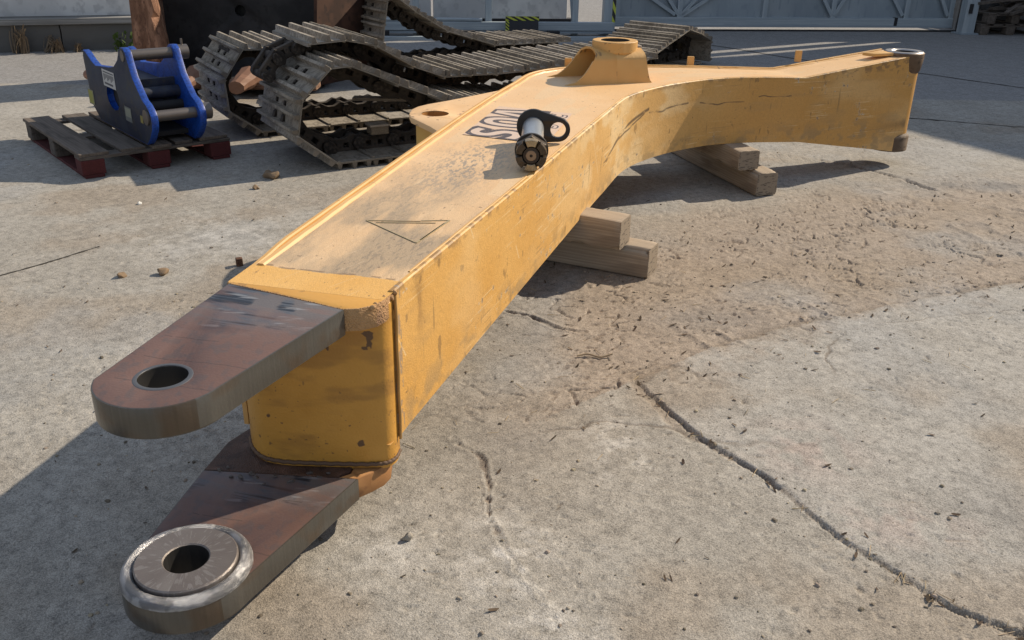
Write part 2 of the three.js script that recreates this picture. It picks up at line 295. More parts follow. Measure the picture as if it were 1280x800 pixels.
// ---------------------------------------------------------------- the ground: one sheet, split where its slabs are parted
const J = [[0.473, 3.027], [0.549, 2.829], [0.651, 2.606], [0.791, 2.41], [0.885, 2.212], [0.955, 2.065], [1.046, 1.949], [1.123, 1.828], [1.199, 1.772], [1.3, 1.70], [1.9, 1.2], [2.8, 0.3]];
const E2 = [[0.473, 3.027], [0.777, 3.278], [0.965, 3.399], [1.187, 3.544], [1.574, 3.714], [2.51, 4.146], [4.5, 5.0], [7, 6.2]];
function pdist(px, pz, L) {                                      // [distance, signed side] to a polyline
  let best = 1e9, side = 1;
  for (let i = 0; i < L.length - 1; i++) {
    const [ax, az] = L[i], [bx, bz] = L[i + 1], dx = bx - ax, dz = bz - az, l2 = dx * dx + dz * dz;
    const t = clamp(((px - ax) * dx + (pz - az) * dz) / l2), qx = px - ax - dx * t, qz = pz - az - dz * t, d = qx * qx + qz * qz;
    if (d < best) { best = d; side = dx * (pz - az) - dz * (px - ax) > 0 ? 1 : -1; }
  }
  return [Math.sqrt(best), side];
}
const crackA = [[-0.02, 3.64], [0.07, 3.606], [0.15, 3.52], [0.204, 3.47], [0.30, 3.44]];
const crackB = [[-0.19, 2.60], [-0.165, 2.554], [-0.096, 2.484], [-0.06, 2.328], [-0.06, 2.185], [-0.02, 2.05], [0.03, 1.93], [0.10, 1.80]];
const crackC = [[1.2, 7.0], [2.391, 6.393], [2.633, 5.982], [2.744, 5.609], [3.067, 5.24], [4.2, 4.9]];
const blob = (x, z, cx, cz, rx, rz) => Math.exp(-Math.pow((x - cx) / rx, 2) - Math.pow((z - cz) / rz, 2));
function groundAt(x, z) {                                        // -> { h, c, slab }
  const far = z > 9 || z < 0.6 || Math.abs(x) > 6;
  const n1 = fbm(x * 0.7, z * 0.7, 4, 600), n2 = fbm(x * 3, z * 3, 4, 606);
  let h = 0.012 * (n1 - 0.5) + 0.006 * (n2 - 0.5);
  let c = mix3([0.255, 0.228, 0.183], [0.375, 0.350, 0.300], clamp(0.5 * n1 + 0.6 * n2));
  let slab = 0;
  if (far) {
    const n3 = fbm(x * 1.3 + 9, z * 2.2, 4, 640); c = mix3(c, [0.22, 0.20, 0.17], sstep(0.55, 0.75, n3) * 0.5);
    if (z > 6) c = mix3(c, [0.25, 0.245, 0.24], sstep(6, 9, z));
    return { h: h * sstep(14, 9, z), c, slab };
  }
  const [dj, sj] = pdist(x, z, J), [de, se] = pdist(x, z, E2);
  const inB = sj > 0 && se < 0 && (x > 0.47);                     // slab on the right of the joint
  const n4 = fbm(x * 14, z * 14, 4, 612), n5 = fbm(x * 45, z * 45, 3, 618);
  // dried mud with tyre-pressed lumps
  const inM = se > 0 ? 1 : 0;
  let mud = sstep(0.35, 0.0, Math.abs(z - (3.2 + 0.62 * x)) / 2.6 - 0.28 + 0.35 * (fbm(x * 1.1, z * 1.1, 3, 624) - 0.5)) * sstep(-0.35, 0.5, x) * sstep(6.6, 5.6, z) * inM;
  mud = Math.max(mud, 0.75 * blob(x, z, 0.15, 3.55, 0.35, 0.4) * inM, 0.5 * blob(x, z, 0.0, 2.9, 0.25, 0.3));
  if (!inM) mud = Math.max(mud, sstep(0.22, 0.0, de + 0.34 * (n4 - 0.5) + 0.3 * (n2 - 0.5)) * 0.6 * (x > 0.6 ? 1 : 0));
  if (inB) { h += 0.004 + 0.003 * n2; c = mix3(c, [0.345, 0.325, 0.285], 0.6); slab = 1; }
  c = mix3(c, [0.300, 0.232, 0.168], mud * 0.72);
  if (mud > 0.02) {
    const wx = x + 0.06 * (n2 - 0.5), wz = z + 0.08 * (n4 - 0.5), ca = 0.87, sa = 0.5;
    const a = wx * ca + wz * sa, b = -wx * sa + wz * ca;
    const [f1, f2] = worley(a * 6.5, b * 10.5, 630), e = f2 - f1, br = sstep(0.42, 0.62, fbm(x * 2.4 + 3, z * 2.4, 3, 633));
    h += mud * (0.002 + 0.004 * n2 + 0.0035 * (n4 - 0.5) + 0.003 * (n5 - 0.5));
    const fl = fbm(a * 22, b * 60, 3, 638); const fk = sstep(0.66, 0.74, fl) * sstep(0.35, 0.6, fbm(x * 3, z * 3, 2, 639)) * mud; h -= 0.007 * fk; c = mix3(c, [0.19, 0.135, 0.09], fk * 0.5);
    const crk = sstep(0.085, 0.015, e + 0.06 * (n5 - 0.5)) * br * mud * sstep(0.44, 0.56, fbm(x * 8, z * 8, 2, 634)); h -= 0.012 * crk; c = mix3(c, [0.16, 0.115, 0.078], crk * 0.65);
    const ridge = Math.pow(1 - Math.abs(2 * vn(a * 7, b * 4, 636) - 1), 6); h += 0.010 * ridge * mud * sstep(0.5, 0.6, n1 + 0.1);
  }
  // open joint, filled with dirt
  const chp = worley(x * 26, z * 26, 653)[0];
  const wav = 0.022 * (fbm(x * 7, z * 7, 3, 651) - 0.5) + 0.011 * (chp - 0.4), jj = sj * dj + wav;      // positive on the right slab's side
  const wj = 0.010 + 0.035 * sstep(0.50, 0.68, fbm(x * 2.7, z * 2.7, 2, 652)) + 0.07 * blob(x, z, 0.60, 2.72, 0.10, 0.10);
  if (Math.abs(jj) < 0.12) {
    const k = sstep(-wj, -wj * 0.6, jj) * sstep(0.010, 0.0, jj); h -= (0.0022 + 0.004 * n5 * n4) * k; c = mix3(c, mix3([0.20, 0.155, 0.11], [0.31, 0.26, 0.20], n5), k * 0.65);
    const t = sstep(0.009, 0.002, Math.abs(jj + 0.001)) * sstep(0.38, 0.56, fbm(x * 10, z * 10, 3, 655)); h -= 0.0065 * t; c = mix3(c, [0.12, 0.092, 0.068], t * 0.6);
    if (k > 0.5 || t > 0.5) slab = 2;
  }
  { // hairline cracks and thin soil stains
    const hl = Math.abs(vn(x * 0.9 + 0.25 * n2 + 0.05 * n4, z * 0.9 + 0.3 * n2, 658) - 0.5); const hk = sstep(0.006, 0.002, hl) * sstep(0.5, 0.65, fbm(x * 1.4, z * 1.4, 2, 659)); c = mix3(c, [0.15, 0.12, 0.09], hk * 0.7); h -= 0.003 * hk;
    const so = sstep(0.52, 0.70, fbm(x * 1.7 + 4, z * 1.7, 5, 661)); c = mix3(c, [0.265, 0.208, 0.145], so * 0.5);
    const gy = sstep(0.56, 0.72, fbm(x * 1.3 + 14, z * 1.3, 5, 663)); c = mix3(c, [0.30, 0.295, 0.275], gy * 0.5);
    const chip = vn(x * 24 + 3 * n2, z * 34, 667), ck = sstep(0.93, 0.97, chip) * sstep(0.46, 0.62, fbm(x * 1.9, z * 1.9, 3, 669)); h -= 0.005 * ck; c = mix3(c, [0.19, 0.15, 0.105], ck * 0.5);
  }
  const je = de + 0.05 * (n4 - 0.5); if (je < 0.03 && x > 0.47) { const q2 = sstep(0.03, 0.008, je) * sstep(0.36, 0.56, fbm(x * 6, z * 6, 3, 656)); h -= 0.007 * q2; c = mix3(c, [0.17, 0.13, 0.09], q2 * 0.5); }
  for (const [L, w, dp] of [[crackA, 0.012, 0.010], [crackB, 0.007, 0.005], [crackC, 0.022, 0.014]]) {
    if (Math.abs(x - L[2][0]) > 3 || Math.abs(z - L[2][1]) > 3) continue;
    const d = pdist(x, z, L)[0] + 0.035 * (n4 - 0.5) + 0.012 * (n5 - 0.5), k = sstep(w, w * 0.3, d) * sstep(0.40, 0.62, fbm(x * 6, z * 6, 2, 660)); h -= dp * k; c = mix3(c, [0.16, 0.115, 0.08], k * 0.7);
    if (d > w && d < w * 3) h += 0.004 * sstep(w * 3, w, d);
  }
  // crumbly skin
  const skin = 0.3 + 0.7 * sstep(0.35, 0.65, fbm(x * 2, z * 2, 3, 670)) * (inB ? 0.6 : 1);
  h += 0.0030 * (n4 - 0.5) * skin + 0.0026 * (n5 - 0.5) * skin;
  const pit = vn(x * 60, z * 60, 680); if (pit > 0.90 && skin > 0.5) { h -= 0.004; }
  // lime-white and oil stains, brick dust
  const white = Math.max(blob(x, z, -1.1, 3.15, 0.28, 0.42), 0.9 * blob(x, z, -0.02, 1.98, 0.1, 0.17), 0.6 * blob(x, z, 0.12, 1.72, 0.12, 0.06), 0.35 * blob(x, z, -1.6, 4.6, 0.5, 0.4), 0.5 * blob(x, z, 0.35, 2.55, 0.10, 0.2), 0.45 * blob(x, z, -0.33, 2.0, 0.15, 0.15)) * sstep(0.38, 0.62, 0.5 * n4 + 0.5 * fbm(x * 30, z * 30, 3, 690));
  c = mix3(c, [0.56, 0.53, 0.47], clamp(white * 1.1));
  const dark = Math.max(0.8 * blob(x, z, 3.1, 5.86, 0.42, 0.13), 0.55 * blob(x, z, 0.05, 2.45, 0.22, 0.25), 0.35 * blob(x, z, 1.5, 2.2, 0.2, 0.25), 0.45 * blob(x, z, 0.85, 3.6, 0.3, 0.13), 0.3 * blob(x, z, 0.95, 4.7, 0.5, 0.2)) * sstep(0.25, 0.6, n2);
  c = mix3(c, [0.175, 0.165, 0.15], dark);
  if (inB) c = mix3(c, [0.42, 0.30, 0.25], 0.35 * blob(x, z, 0.98, 2.55, 0.16, 0.16) * sstep(0.4, 0.6, n4) + 0.3 * blob(x, z, 1.15, 2.15, 0.2, 0.1) * sstep(0.4, 0.6, n4));
  const q = 0.86 + 0.10 * n4 + 0.18 * n5; c = [c[0] * q * 0.98, c[1] * q, c[2] * q * 1.05];
  return { h: h * sstep(-6, -5.4, -Math.abs(x)) * sstep(9, 8.2, z) * sstep(0.6, 0.8, z), c, slab };
}
{
  const xs = [], zs = [];
  const push = (arr, a, b, st) => { for (let x = a; x < b - 1e-6; x += st) arr.push(x); };
  push(xs, -80, -20, 12); push(xs, -20, -6.4, 0.8); push(xs, -6.4, -2.6, 0.035); push(xs, -2.6, -1.7, 0.012); push(xs, -1.7, 2.4, 0.0065); push(xs, 2.4, 3.6, 0.012); push(xs, 3.6, 6.4, 0.035); push(xs, 6.4, 20, 0.8); push(xs, 20, 92, 12);
  push(zs, -40, 0, 8); push(zs, 0, 1.3, 0.1); push(zs, 1.3, 3.9, 0.0065); { let z = 3.9, s = 0.0065; while (z < 9.2) { zs.push(z); z += s; s = Math.min(0.04, s * 1.012); } } push(zs, 9.2, 24, 0.2); push(zs, 24, 140, 8);
  const nx = xs.length, nz = zs.length, P = new Float32Array(nx * nz * 3), C = new Float32Array(nx * nz * 3), U = new Float32Array(nx * nz * 2), S = new Uint8Array(nx * nz);
  for (let j = 0; j < nz; j++) for (let i = 0; i < nx; i++) {
    const k = j * nx + i, x = xs[i], z = zs[j], g = groundAt(x, z);
    P.set([x, g.h, -z], k * 3); C.set(g.c.map((v) => v / 0.62), k * 3); U.set([x / 0.6 + 0.13 * z, z / 0.6], k * 2); S[k] = g.slab;
  }
  const all = [[], [], []];
  for (let j = 0; j < nz - 1; j++) for (let i = 0; i < nx - 1; i++) { const a = j * nx + i, b = a + 1, c = a + nx, d = c + 1; all[S[a]].push(a, b, d, a, d, c); }
  const full = new THREE.BufferGeometry(); full.setAttribute('position', new THREE.BufferAttribute(P, 3)); full.setIndex([].concat(...[all[0]].map((q) => q))); 
  { const ix = new Uint32Array(all[0].length + all[1].length + all[2].length); ix.set(all[0], 0); ix.set(all[1], all[0].length); ix.set(all[2], all[0].length + all[1].length); full.setIndex(new THREE.BufferAttribute(ix, 1)); }
  full.computeVertexNormals(); const Nn = full.attributes.normal.array;
  const mG = M({ map: tGrain, vertexColors: true, roughness: 0.95, bumpMap: tGrainBump, bumpScale: 0.0028 });
  const grp = new THREE.Group(); grp.name = 'ground'; grp.userData.kind = 'structure'; scene.add(grp);
  ['yard_slab', 'concrete_slab', 'joint_dirt'].forEach((nm, s) => {
    const map = new Int32Array(nx * nz).fill(-1); let n = 0; const ix = new Uint32Array(all[s].length);
    all[s].forEach((a, k) => { if (map[a] < 0) map[a] = n++; ix[k] = map[a]; });
    const p = new Float32Array(n * 3), c = new Float32Array(n * 3), u = new Float32Array(n * 2), nn = new Float32Array(n * 3);
    for (let a = 0; a < nx * nz; a++) { const m = map[a]; if (m < 0) continue; for (let q = 0; q < 3; q++) { p[m * 3 + q] = P[a * 3 + q]; c[m * 3 + q] = C[a * 3 + q]; nn[m * 3 + q] = Nn[a * 3 + q]; } u[m * 2] = U[a * 2]; u[m * 2 + 1] = U[a * 2 + 1]; }
    const g = new THREE.BufferGeometry(); g.setAttribute('position', new THREE.BufferAttribute(p, 3)); g.setAttribute('normal', new THREE.BufferAttribute(nn, 3)); g.setAttribute('color', new THREE.BufferAttribute(c, 3)); g.setAttribute('uv', new THREE.BufferAttribute(u, 2)); g.setIndex(new THREE.BufferAttribute(ix, 1));
    part(nm, g, mG, grp);
  });
}
const gh = (x, z) => groundAt(x, z).h;
{ // narrow filled joints farther off
  const mJoint = M({ color: rgb(0.07, 0.062, 0.052), roughness: 1, map: tGrain });
  const strip = (L, w) => { const cv = new THREE.CatmullRomCurve3(L.map(([x, z]) => V(x, 0, z))), n = 60; return gridGeo(1, n, (u, j) => { const p = cv.getPoint(j / n), t = cv.getTangent(j / n), ww = w * (0.4 + 1.0 * vn(j * 0.7, 0, 700)) * (u ? 1 : -1), x = p.x - t.z * ww, z = -(p.z + t.x * ww); return [x, gh(x, z) + 0.003, -z, u * w, j * 0.05]; }); };
  const ink = (g) => { mJoint.side = THREE.DoubleSide; return g; };
  struct('expansion_joint', ink(strip([[1.2, 14.1], [2.666, 12.818], [3.601, 11.529], [4.634, 10.659], [5.387, 9.794], [8, 7.4]], 0.02)), mJoint);
  struct('expansion_joint_001', ink(strip([[-4.2, 2.2], [-2.423, 3.964], [-2.133, 4.396]], 0.006)), mJoint);
  struct('expansion_joint_002', ink(strip([[3.0, 8.2], [3.6, 8.05], [4.4, 7.75], [5.2, 7.7]], 0.012)), mJoint);
}

// ---------------------------------------------------------------- walls, gate and hall at the back of the yard
const along = (x0, z0, slope) => (x) => z0 + slope * (x - x0);
{ // low concrete plinth with a ledge and white panels above, left
  const w = thing('yard_wall', 'white clad yard wall on a grey concrete block plinth at far left', 'wall', [-4.78, 0, 11.52], Math.atan(0.345));
  for (let k = 0; k < 7; k++) { const x = -6.35 + k * 1.02; part('concrete_block', roughen(new THREE.BoxGeometry(1.005, 0.30, 0.3, 8, 4, 2).translate(x, 0.15, -0.15), 0.012, 12, k), mConc, w); }
  part('ledge', box(7.2, 0.075, 0.36, -3.25, 0.34, -0.14, 0.012), M({ map: tConc, color: rgb(1.7, 1.7, 1.7), roughness: 0.9 }), w);
  for (let k = 0; k < 4; k++) part('wall_panel', box(1.78, 2.3, 0.1, -5.95 + k * 1.8, 0.38 + 1.15, -0.22, 0.01), mWhite, w);
  part('capping', box(7.2, 0.06, 0.2, -3.25, 2.72, -0.22), mGate, w);
}
{ // white concrete panels behind the gate's tail frame
  const w = thing('panel_wall', 'pale concrete panel wall behind the steel frame left of the gate', 'wall', [-0.9, 0, 14.05], Math.atan(0.12));
  part('wall_panel', box(2.35, 2.2, 0.14, -1.55, 1.26, -0.07, 0.02), mWhite, w); part('wall_panel', box(2.0, 2.2, 0.14, 0.66, 1.26, -0.07, 0.02), mWhite, w);
  part('wall_base', box(4.5, 0.17, 0.2, -0.5, 0.085, -0.1), mDark, w);
}
const gz = along(1.37, 14.05, 0.12);
const gdir = Math.atan(0.12);
{
  const f = thing('gate_tail_frame', 'blue grey steel counterbalance frame left of the sliding gate', 'steel frame', [-0.5, 0, 13.45], gdir);
  part('bottom_beam', box(3.7, 0.115, 0.1, 0.05, 0.135, 0, 0.006), mGateLt, f);
  part('bottom_beam', box(3.7, 0.03, 0.14, 0.05, 0.055, -0.03), mGate, f);
  for (const x of [-1.72, -0.93, 0.1, 1.35]) part('post', box(0.09, 1.5, 0.09, x, 0.75, -0.1, 0.005), mGateLt, f);
  part('brace', bar(new THREE.Vector3(-1.7, 0.2, -0.1), new THREE.Vector3(-0.95, 1.3, -0.1), 0.05, 0.05), mGate, f);
  part('brace', bar(new THREE.Vector3(1.32, 0.2, -0.1), new THREE.Vector3(1.2, 1.3, -0.1), 0.03, 0.05), mGate, f);
  part('rail', tube([new THREE.Vector3(-1.6, 0.22, 0.02), new THREE.Vector3(-0.6, 0.225, 0.02), new THREE.Vector3(0.0, 0.22, 0.02)], 0.025, 8), mGateLt, f);
  part('top_beam', box(3.7, 0.1, 0.1, 0.05, 1.5, -0.1), mGateLt, f);
  part('ground_rail', box(3.8, 0.05, 0.08, 0.05, 0.026, 0.5), mGateLt, f);
  for (const x of [-1.4, -0.2, 1.0]) part('roller_bracket', box(0.18, 0.09, 0.12, x, 0.045, 0.16, 0.01), mDark, f);
}
function stripes(dir) { return tex(256, 64, (u, v) => { const k = ((u * 4 + v * dir) % 1 + 1) % 1; return k < 0.5 ? [0.50, 0.55, 0.06] : [0.02, 0.02, 0.02]; }); }
{
  const p = thing('hazard_board', 'dark board with yellow and black striped edge on the steel frame', 'hazard board', [0.07, 0.06, 13.28], gdir);
  part('board', box(0.46, 0.22, 0.03, 0, 0.12, 0, 0.004), M({ color: rgb(0.035, 0.037, 0.042), roughness: 0.7 }), p);
  const t = stripes(1.0); part('striped_edge', box(0.47, 0.055, 0.036, 0, 0.203, 0), M({ map: t, roughness: 0.5 }), p);
  part('striped_edge', box(0.05, 0.174, 0.036, -0.21, 0.088, 0), M({ map: rep(t, 0.25, 4), roughness: 0.5 }), p);
}
{
  const p = thing('gate_post', 'blue grey steel gate post with hazard tape beside the tail frame', 'gate post', [1.33, 0, 13.85], gdir);
  part('column', box(0.17, 4.2, 0.16, 0, 2.1, 0, 0.006), mGateLt, p);
  part('hazard_tape', box(0.05, 1.2, 0.004, 0.06, 0.78, 0.085), M({ map: rep(tex(64, 256, (u, v) => { const k = ((v * 6 + u * 0.5) % 1); return k < 0.5 ? [0.50, 0.55, 0.06] : [0.02, 0.02, 0.02]; }), 1, 1), roughness: 0.5 }), p);
  part('base_plate', box(0.26, 0.02, 0.26, 0, 0.012, 0), mGate, p);
}
{
  const g = thing('sliding_gate', 'blue grey sliding gate with truss bracing and sheet infill', 'gate', [1.45, 0, gz(1.45) + 0.32], gdir);
  const L = 5.45;
  part('bottom_beam', box(L, 0.12, 0.1, L / 2, 0.145, 0, 0.006), mGateLt, g);
  part('bottom_beam', box(L, 0.025, 0.12, L / 2, 0.075, 0), mGate, g);
  part('top_beam', box(L, 0.1, 0.1, L / 2, 4.0, 0, 0.006), mGateLt, g);
  const xs = [0.05, 1.02, 2.36, 3.46, 4.66, 5.40];
  for (const x of xs) part('upright', box(0.075, 3.78, 0.07, x, 2.08, 0.005), mGateLt, g);
  for (let i = 0; i < xs.length - 1; i++) part('infill_sheet', box(xs[i + 1] - xs[i] - 0.075, 3.78, 0.02, (xs[i] + xs[i + 1]) / 2, 2.08, -0.03), M({ map: rep(tGate, 1, 1), color: rgb(0.95 + 0.12 * (i % 2), 0.95 + 0.12 * (i % 2), 0.95 + 0.12 * (i % 2)), roughness: 0.35, metalness: 0.1 }), g);
  const br = (x0, y0, x1, y1) => part('brace', bar(new THREE.Vector3(x0, y0, 0.025), new THREE.Vector3(x1, y1, 0.025), 0.04, 0.05), mGateLt, g);
  br(1.0, 0.24, 0.3, 1.2); br(1.05, 0.24, 1.65, 0.9); br(1.05, 0.22, 2.2, 0.95); br(0.95, 0.24, 0.2, 0.7); br(3.44, 0.24, 2.8, 1.2); br(3.48, 0.24, 4.0, 1.2); br(4.6, 0.24, 3.9, 1.2); br(5.35, 0.24, 4.75, 1.3);
  part('ground_rail', box(L + 0.6, 0.018, 0.06, L / 2, 0.012, 0), mDark, g);
  part('stop_block', box(0.05, 0.12, 0.11, 4.5, 0.15, 0.0), mDark, g);
}
{
  const p = thing('gate_post', 'plain blue grey steel gate post at the closed end of the gate', 'gate post', [6.98, 0, 14.75], gdir);
  part('column', box(0.2, 4.2, 0.16, 0, 2.1, 0, 0.006), mGateLt, p); part('lock_plate', box(0.05, 0.14, 0.03, -0.03, 0.38, 0.09), mDark, p); part('base_plate', box(0.3, 0.02, 0.26, 0, 0.012, 0), mGate, p);
}
{
  const w = thing('boundary_wall', 'grey rendered wall behind the junk pallets right of the gate', 'wall', [7.1, 0, 15.35], gdir);
  part('wall_panel', box(1.7, 2.4, 0.15, 0.8, 1.2, 0), M({ map: tConc, color: rgb(1.15, 1.18, 1.25), roughness: 0.9 }), w);
  const hgt = 5.6, a = [8.75, 15.6], d = [0.44, -0.898];
  const h = thing('hall_building', 'tall grey hall along the right edge of the yard', 'building', [a[0] + d[0] * 7.5 + 2.5 * 0.898, 0, a[1] + d[1] * 7.5 + 2.5 * 0.44], Math.atan2(d[1], d[0]));
  part('wall', box(15, hgt, 5, 0, hgt / 2, 0), mConc, h); part('roof', box(15.3, 0.12, 5.3, 0, hgt + 0.06, 0), mGate, h);
}
// junk pallets by the right wall
function pallet(name, label, group, pos, turn, mats, top = true) {
  const p = thing(name, label, 'pallet', pos, turn, group);
  const W = 1.0, D = 1.36;                                        // local x across, -z away
  const bx = top ? [[0.0, 0.185], [0.26, 0.16], [0.455, 0.13], [0.62, 0.12], [0.79, 0.20]] : [[0, 0.15], [0.21, 0.15], [0.42, 0.15], [0.63, 0.15], [0.84, 0.15]];
  bx.forEach(([x, w], i) => part('deck_board', box(w, 0.022, D + rr(-0.02, 0.02), x + w / 2, 0.149 + rr(-0.001, 0.002), -D / 2 + rr(-0.03, 0.01), 0.004).rotateY(rr(-0.006, 0.006)), i % 2 ? mats[0] : mats[1], p));
  for (const z of [0.07, D / 2, D - 0.07]) part('cross_board', box(W, 0.02, 0.12, W / 2, 0.1275, -z, 0.003), mats[0], p);
  for (const z of [0.07, D / 2, D - 0.07]) for (const x of [0.075, 0.5, 0.925]) part('block', box(0.145, 0.095, 0.135, x, 0.0695, -z, 0.006), z < 0.1 ? mats[2] : mats[0], p);
  for (const x of [0.075, 0.5, 0.925]) part('bottom_board', box(0.12, 0.02, D, x, 0.012, -D / 2, 0.003), mats[2], p);
  return p;
}
const mDeck = [mWoodGrey, M({ map: rep(tWoodGrey, 1, 1), color: rgb(1.25, 1.2, 1.15), roughness: 0.95, bumpMap: tWoodGrey, bumpScale: 0.003 }), mRed];
// turn the plank grain along local z for boards: uv of boxes is per face, so spin the map
for (const m of [mDeck[0], mDeck[1]]) { m.map = m.map.clone(); m.map.rotation = Math.PI / 2; m.map.needsUpdate = true; }
{
  const mj = [mWoodGrey, mWoodGrey, mWoodGrey];
  pallet('junk_pallet', 'dark pallet at the bottom of the junk heap by the right wall', null, [7.15, 0, 14.62], 0.1, mj, false);
  pallet('junk_pallet', 'dark pallet second from bottom in the junk heap by the right wall', null, [7.22, 0.165, 14.6], 0.22, mj, false);
  const j = thing('scrap_heap', 'heap of scrap wood and branches on top of the junk pallets', 'scrap wood', [7.7, 0.33, 15.0]);
  for (let k = 0; k < 22; k++) { const g = box(rr(0.3, 0.9), rr(0.02, 0.05), rr(0.03, 0.1)); g.rotateZ(rr(-0.35, 0.35)); g.rotateY(rr(-0.7, 0.7)); g.translate(rr(-0.35, 0.5), 0.03 + rr(0, 0.16), rr(-0.2, 0.4)); part('scrap_plank', g, mWoodGrey, j); }
}

// ---------------------------------------------------------------- weeds at the wall foot
{
  const mDry = M({ color: rgb(0.16, 0.12, 0.08), roughness: 1, side: THREE.DoubleSide }), mGreen = M({ color: rgb(0.05, 0.085, 0.012), roughness: 0.9, side: THREE.DoubleSide });
  const weed = (label, x, z, h, w, n, m, cat) => {
    const gs = []; for (let k = 0; k < n; k++) { const a = rr(0, 6.28), r = rr(0, w), hh = h * rr(0.4, 1), g = new THREE.PlaneGeometry(rr(0.006, 0.02), hh, 1, 4).translate(0, hh / 2, 0); const q = g.attributes.position; for (let i = 0; i < q.count; i++) q.setZ(i, 0.35 * w * Math.pow(q.getY(i) / hh, 2) * 2); g.rotateZ(rr(-0.3, 0.3)); g.rotateY(a); g.translate(Math.cos(a) * r, 0, Math.sin(a) * r); gs.push(g); }
    const g = merge(gs); g.computeVertexNormals(); const t = thing('weed', label, cat, [x, 0, z]); part('stems', g, m, t);
  };
  weed('tall dry brown weed at the plinth at far left', -5.86, 11.02, 0.34, 0.10, 60, mDry, 'weed');
  weed('broad dry brown weed at the plinth joint, second from left', -5.5, 11.12, 0.20, 0.13, 60, mDry, 'weed');
  weed('small dry weed at the plinth, right of the broad one', -5.28, 11.22, 0.12, 0.08, 30, mDry, 'weed');
  const t = thing('weed', 'bright green leafy weed at the plinth beside the rusty bucket', 'weed', [-4.72, 0, 11.34]), gs = [];
  for (let k = 0; k < 50; k++) { const g = new THREE.CircleGeometry(rr(0.012, 0.028), 5); g.scale(1, 1.6, 1); g.rotateX(rr(-1.2, 0.6)); g.rotateY(rr(0, 6.28)); g.translate(rr(-0.13, 0.13), 0.02 + Math.pow(rnd(), 1.4) * 0.2, rr(-0.1, 0.1)); gs.push(g); }
  part('leaves', gs, mGreen, t);
}

// ---------------------------------------------------------------- the excavator boom lying on its side
const scaleUV = (g, su, sv, ou = 0, ov = 0) => { const a = g.attributes.uv; for (let i = 0; i < a.count; i++) a.setXY(i, a.getX(i) * su + ou, a.getY(i) * sv + ov); return g; };
const boom = thing('excavator_boom', 'long bent yellow excavator boom lying on its side on timber blocks', 'excavator boom', [0.3, 0, 4.0]);
const inBoom = (g) => { g.translate(-0.3, 0, 4.0); return g; };   // parts are built in yard coordinates, then moved to the boom's own base
const bpart = (name, g, m, parent = boom) => part(name, inBoom(Array.isArray(g) ? merge(g) : g), m, parent);
const ST = [ // left edge, right edge, top, bottom
  [-0.762, 2.243, -0.33, 2.136, 0.69, 0.25], [-0.431, 3.71, 0.134, 3.56, 0.69, 0.275], [-0.186, 4.75, 0.464, 4.585, 0.69, 0.28], [-0.03, 5.33, 0.63, 5.06, 0.69, 0.28],
  [0.12, 5.80, 0.80, 5.32, 0.69, 0.28], [0.355, 6.02, 0.99, 5.52, 0.69, 0.28], [0.75, 6.14, 1.24, 5.70, 0.69, 0.28], [1.15, 6.18, 1.52, 5.81, 0.686, 0.275],
  [1.72, 6.27, 1.86, 5.94, 0.668, 0.255], [2.56, 6.60, 2.733, 6.372, 0.763, 0.098]];
const cvT = (k, yk) => { const cv = new THREE.CatmullRomCurve3(ST.slice(0, -1).map((q) => new THREE.Vector3(q[k], q[yk], q[k + 1])), false, 'centripetal'), n = ST.length - 1, A = ST[n - 1], B = ST[n];
  return { getPoint(t) { const f = t * n; if (f <= n - 1) return cv.getPoint(Math.min(1, f / (n - 1))); const e = f - n + 1; return new THREE.Vector3(mix(A[k], B[k], e), mix(A[yk], B[yk], e), mix(A[k + 1], B[k + 1], e)); } }; };
const LT = cvT(0, 4), LB = cvT(0, 5), RT = cvT(2, 4), RB = cvT(2, 5);
const NB = 200, arcLen = [0];
const stL = [], stR = [];
for (let i = 0; i <= NB; i++) { const t = i / NB, a = LT.getPoint(t), b = LB.getPoint(t), c = RT.getPoint(t), d = RB.getPoint(t); stL.push([a.x, a.z, a.y, b.y]); stR.push([c.x, c.z, c.y, d.y]);
  if (i) arcLen.push(arcLen[i - 1] + 0.5 * (Math.hypot(a.x - stL[i - 1][0], a.z - stL[i - 1][1]) + Math.hypot(c.x - stR[i - 1][0], c.z - stR[i - 1][1]))); }
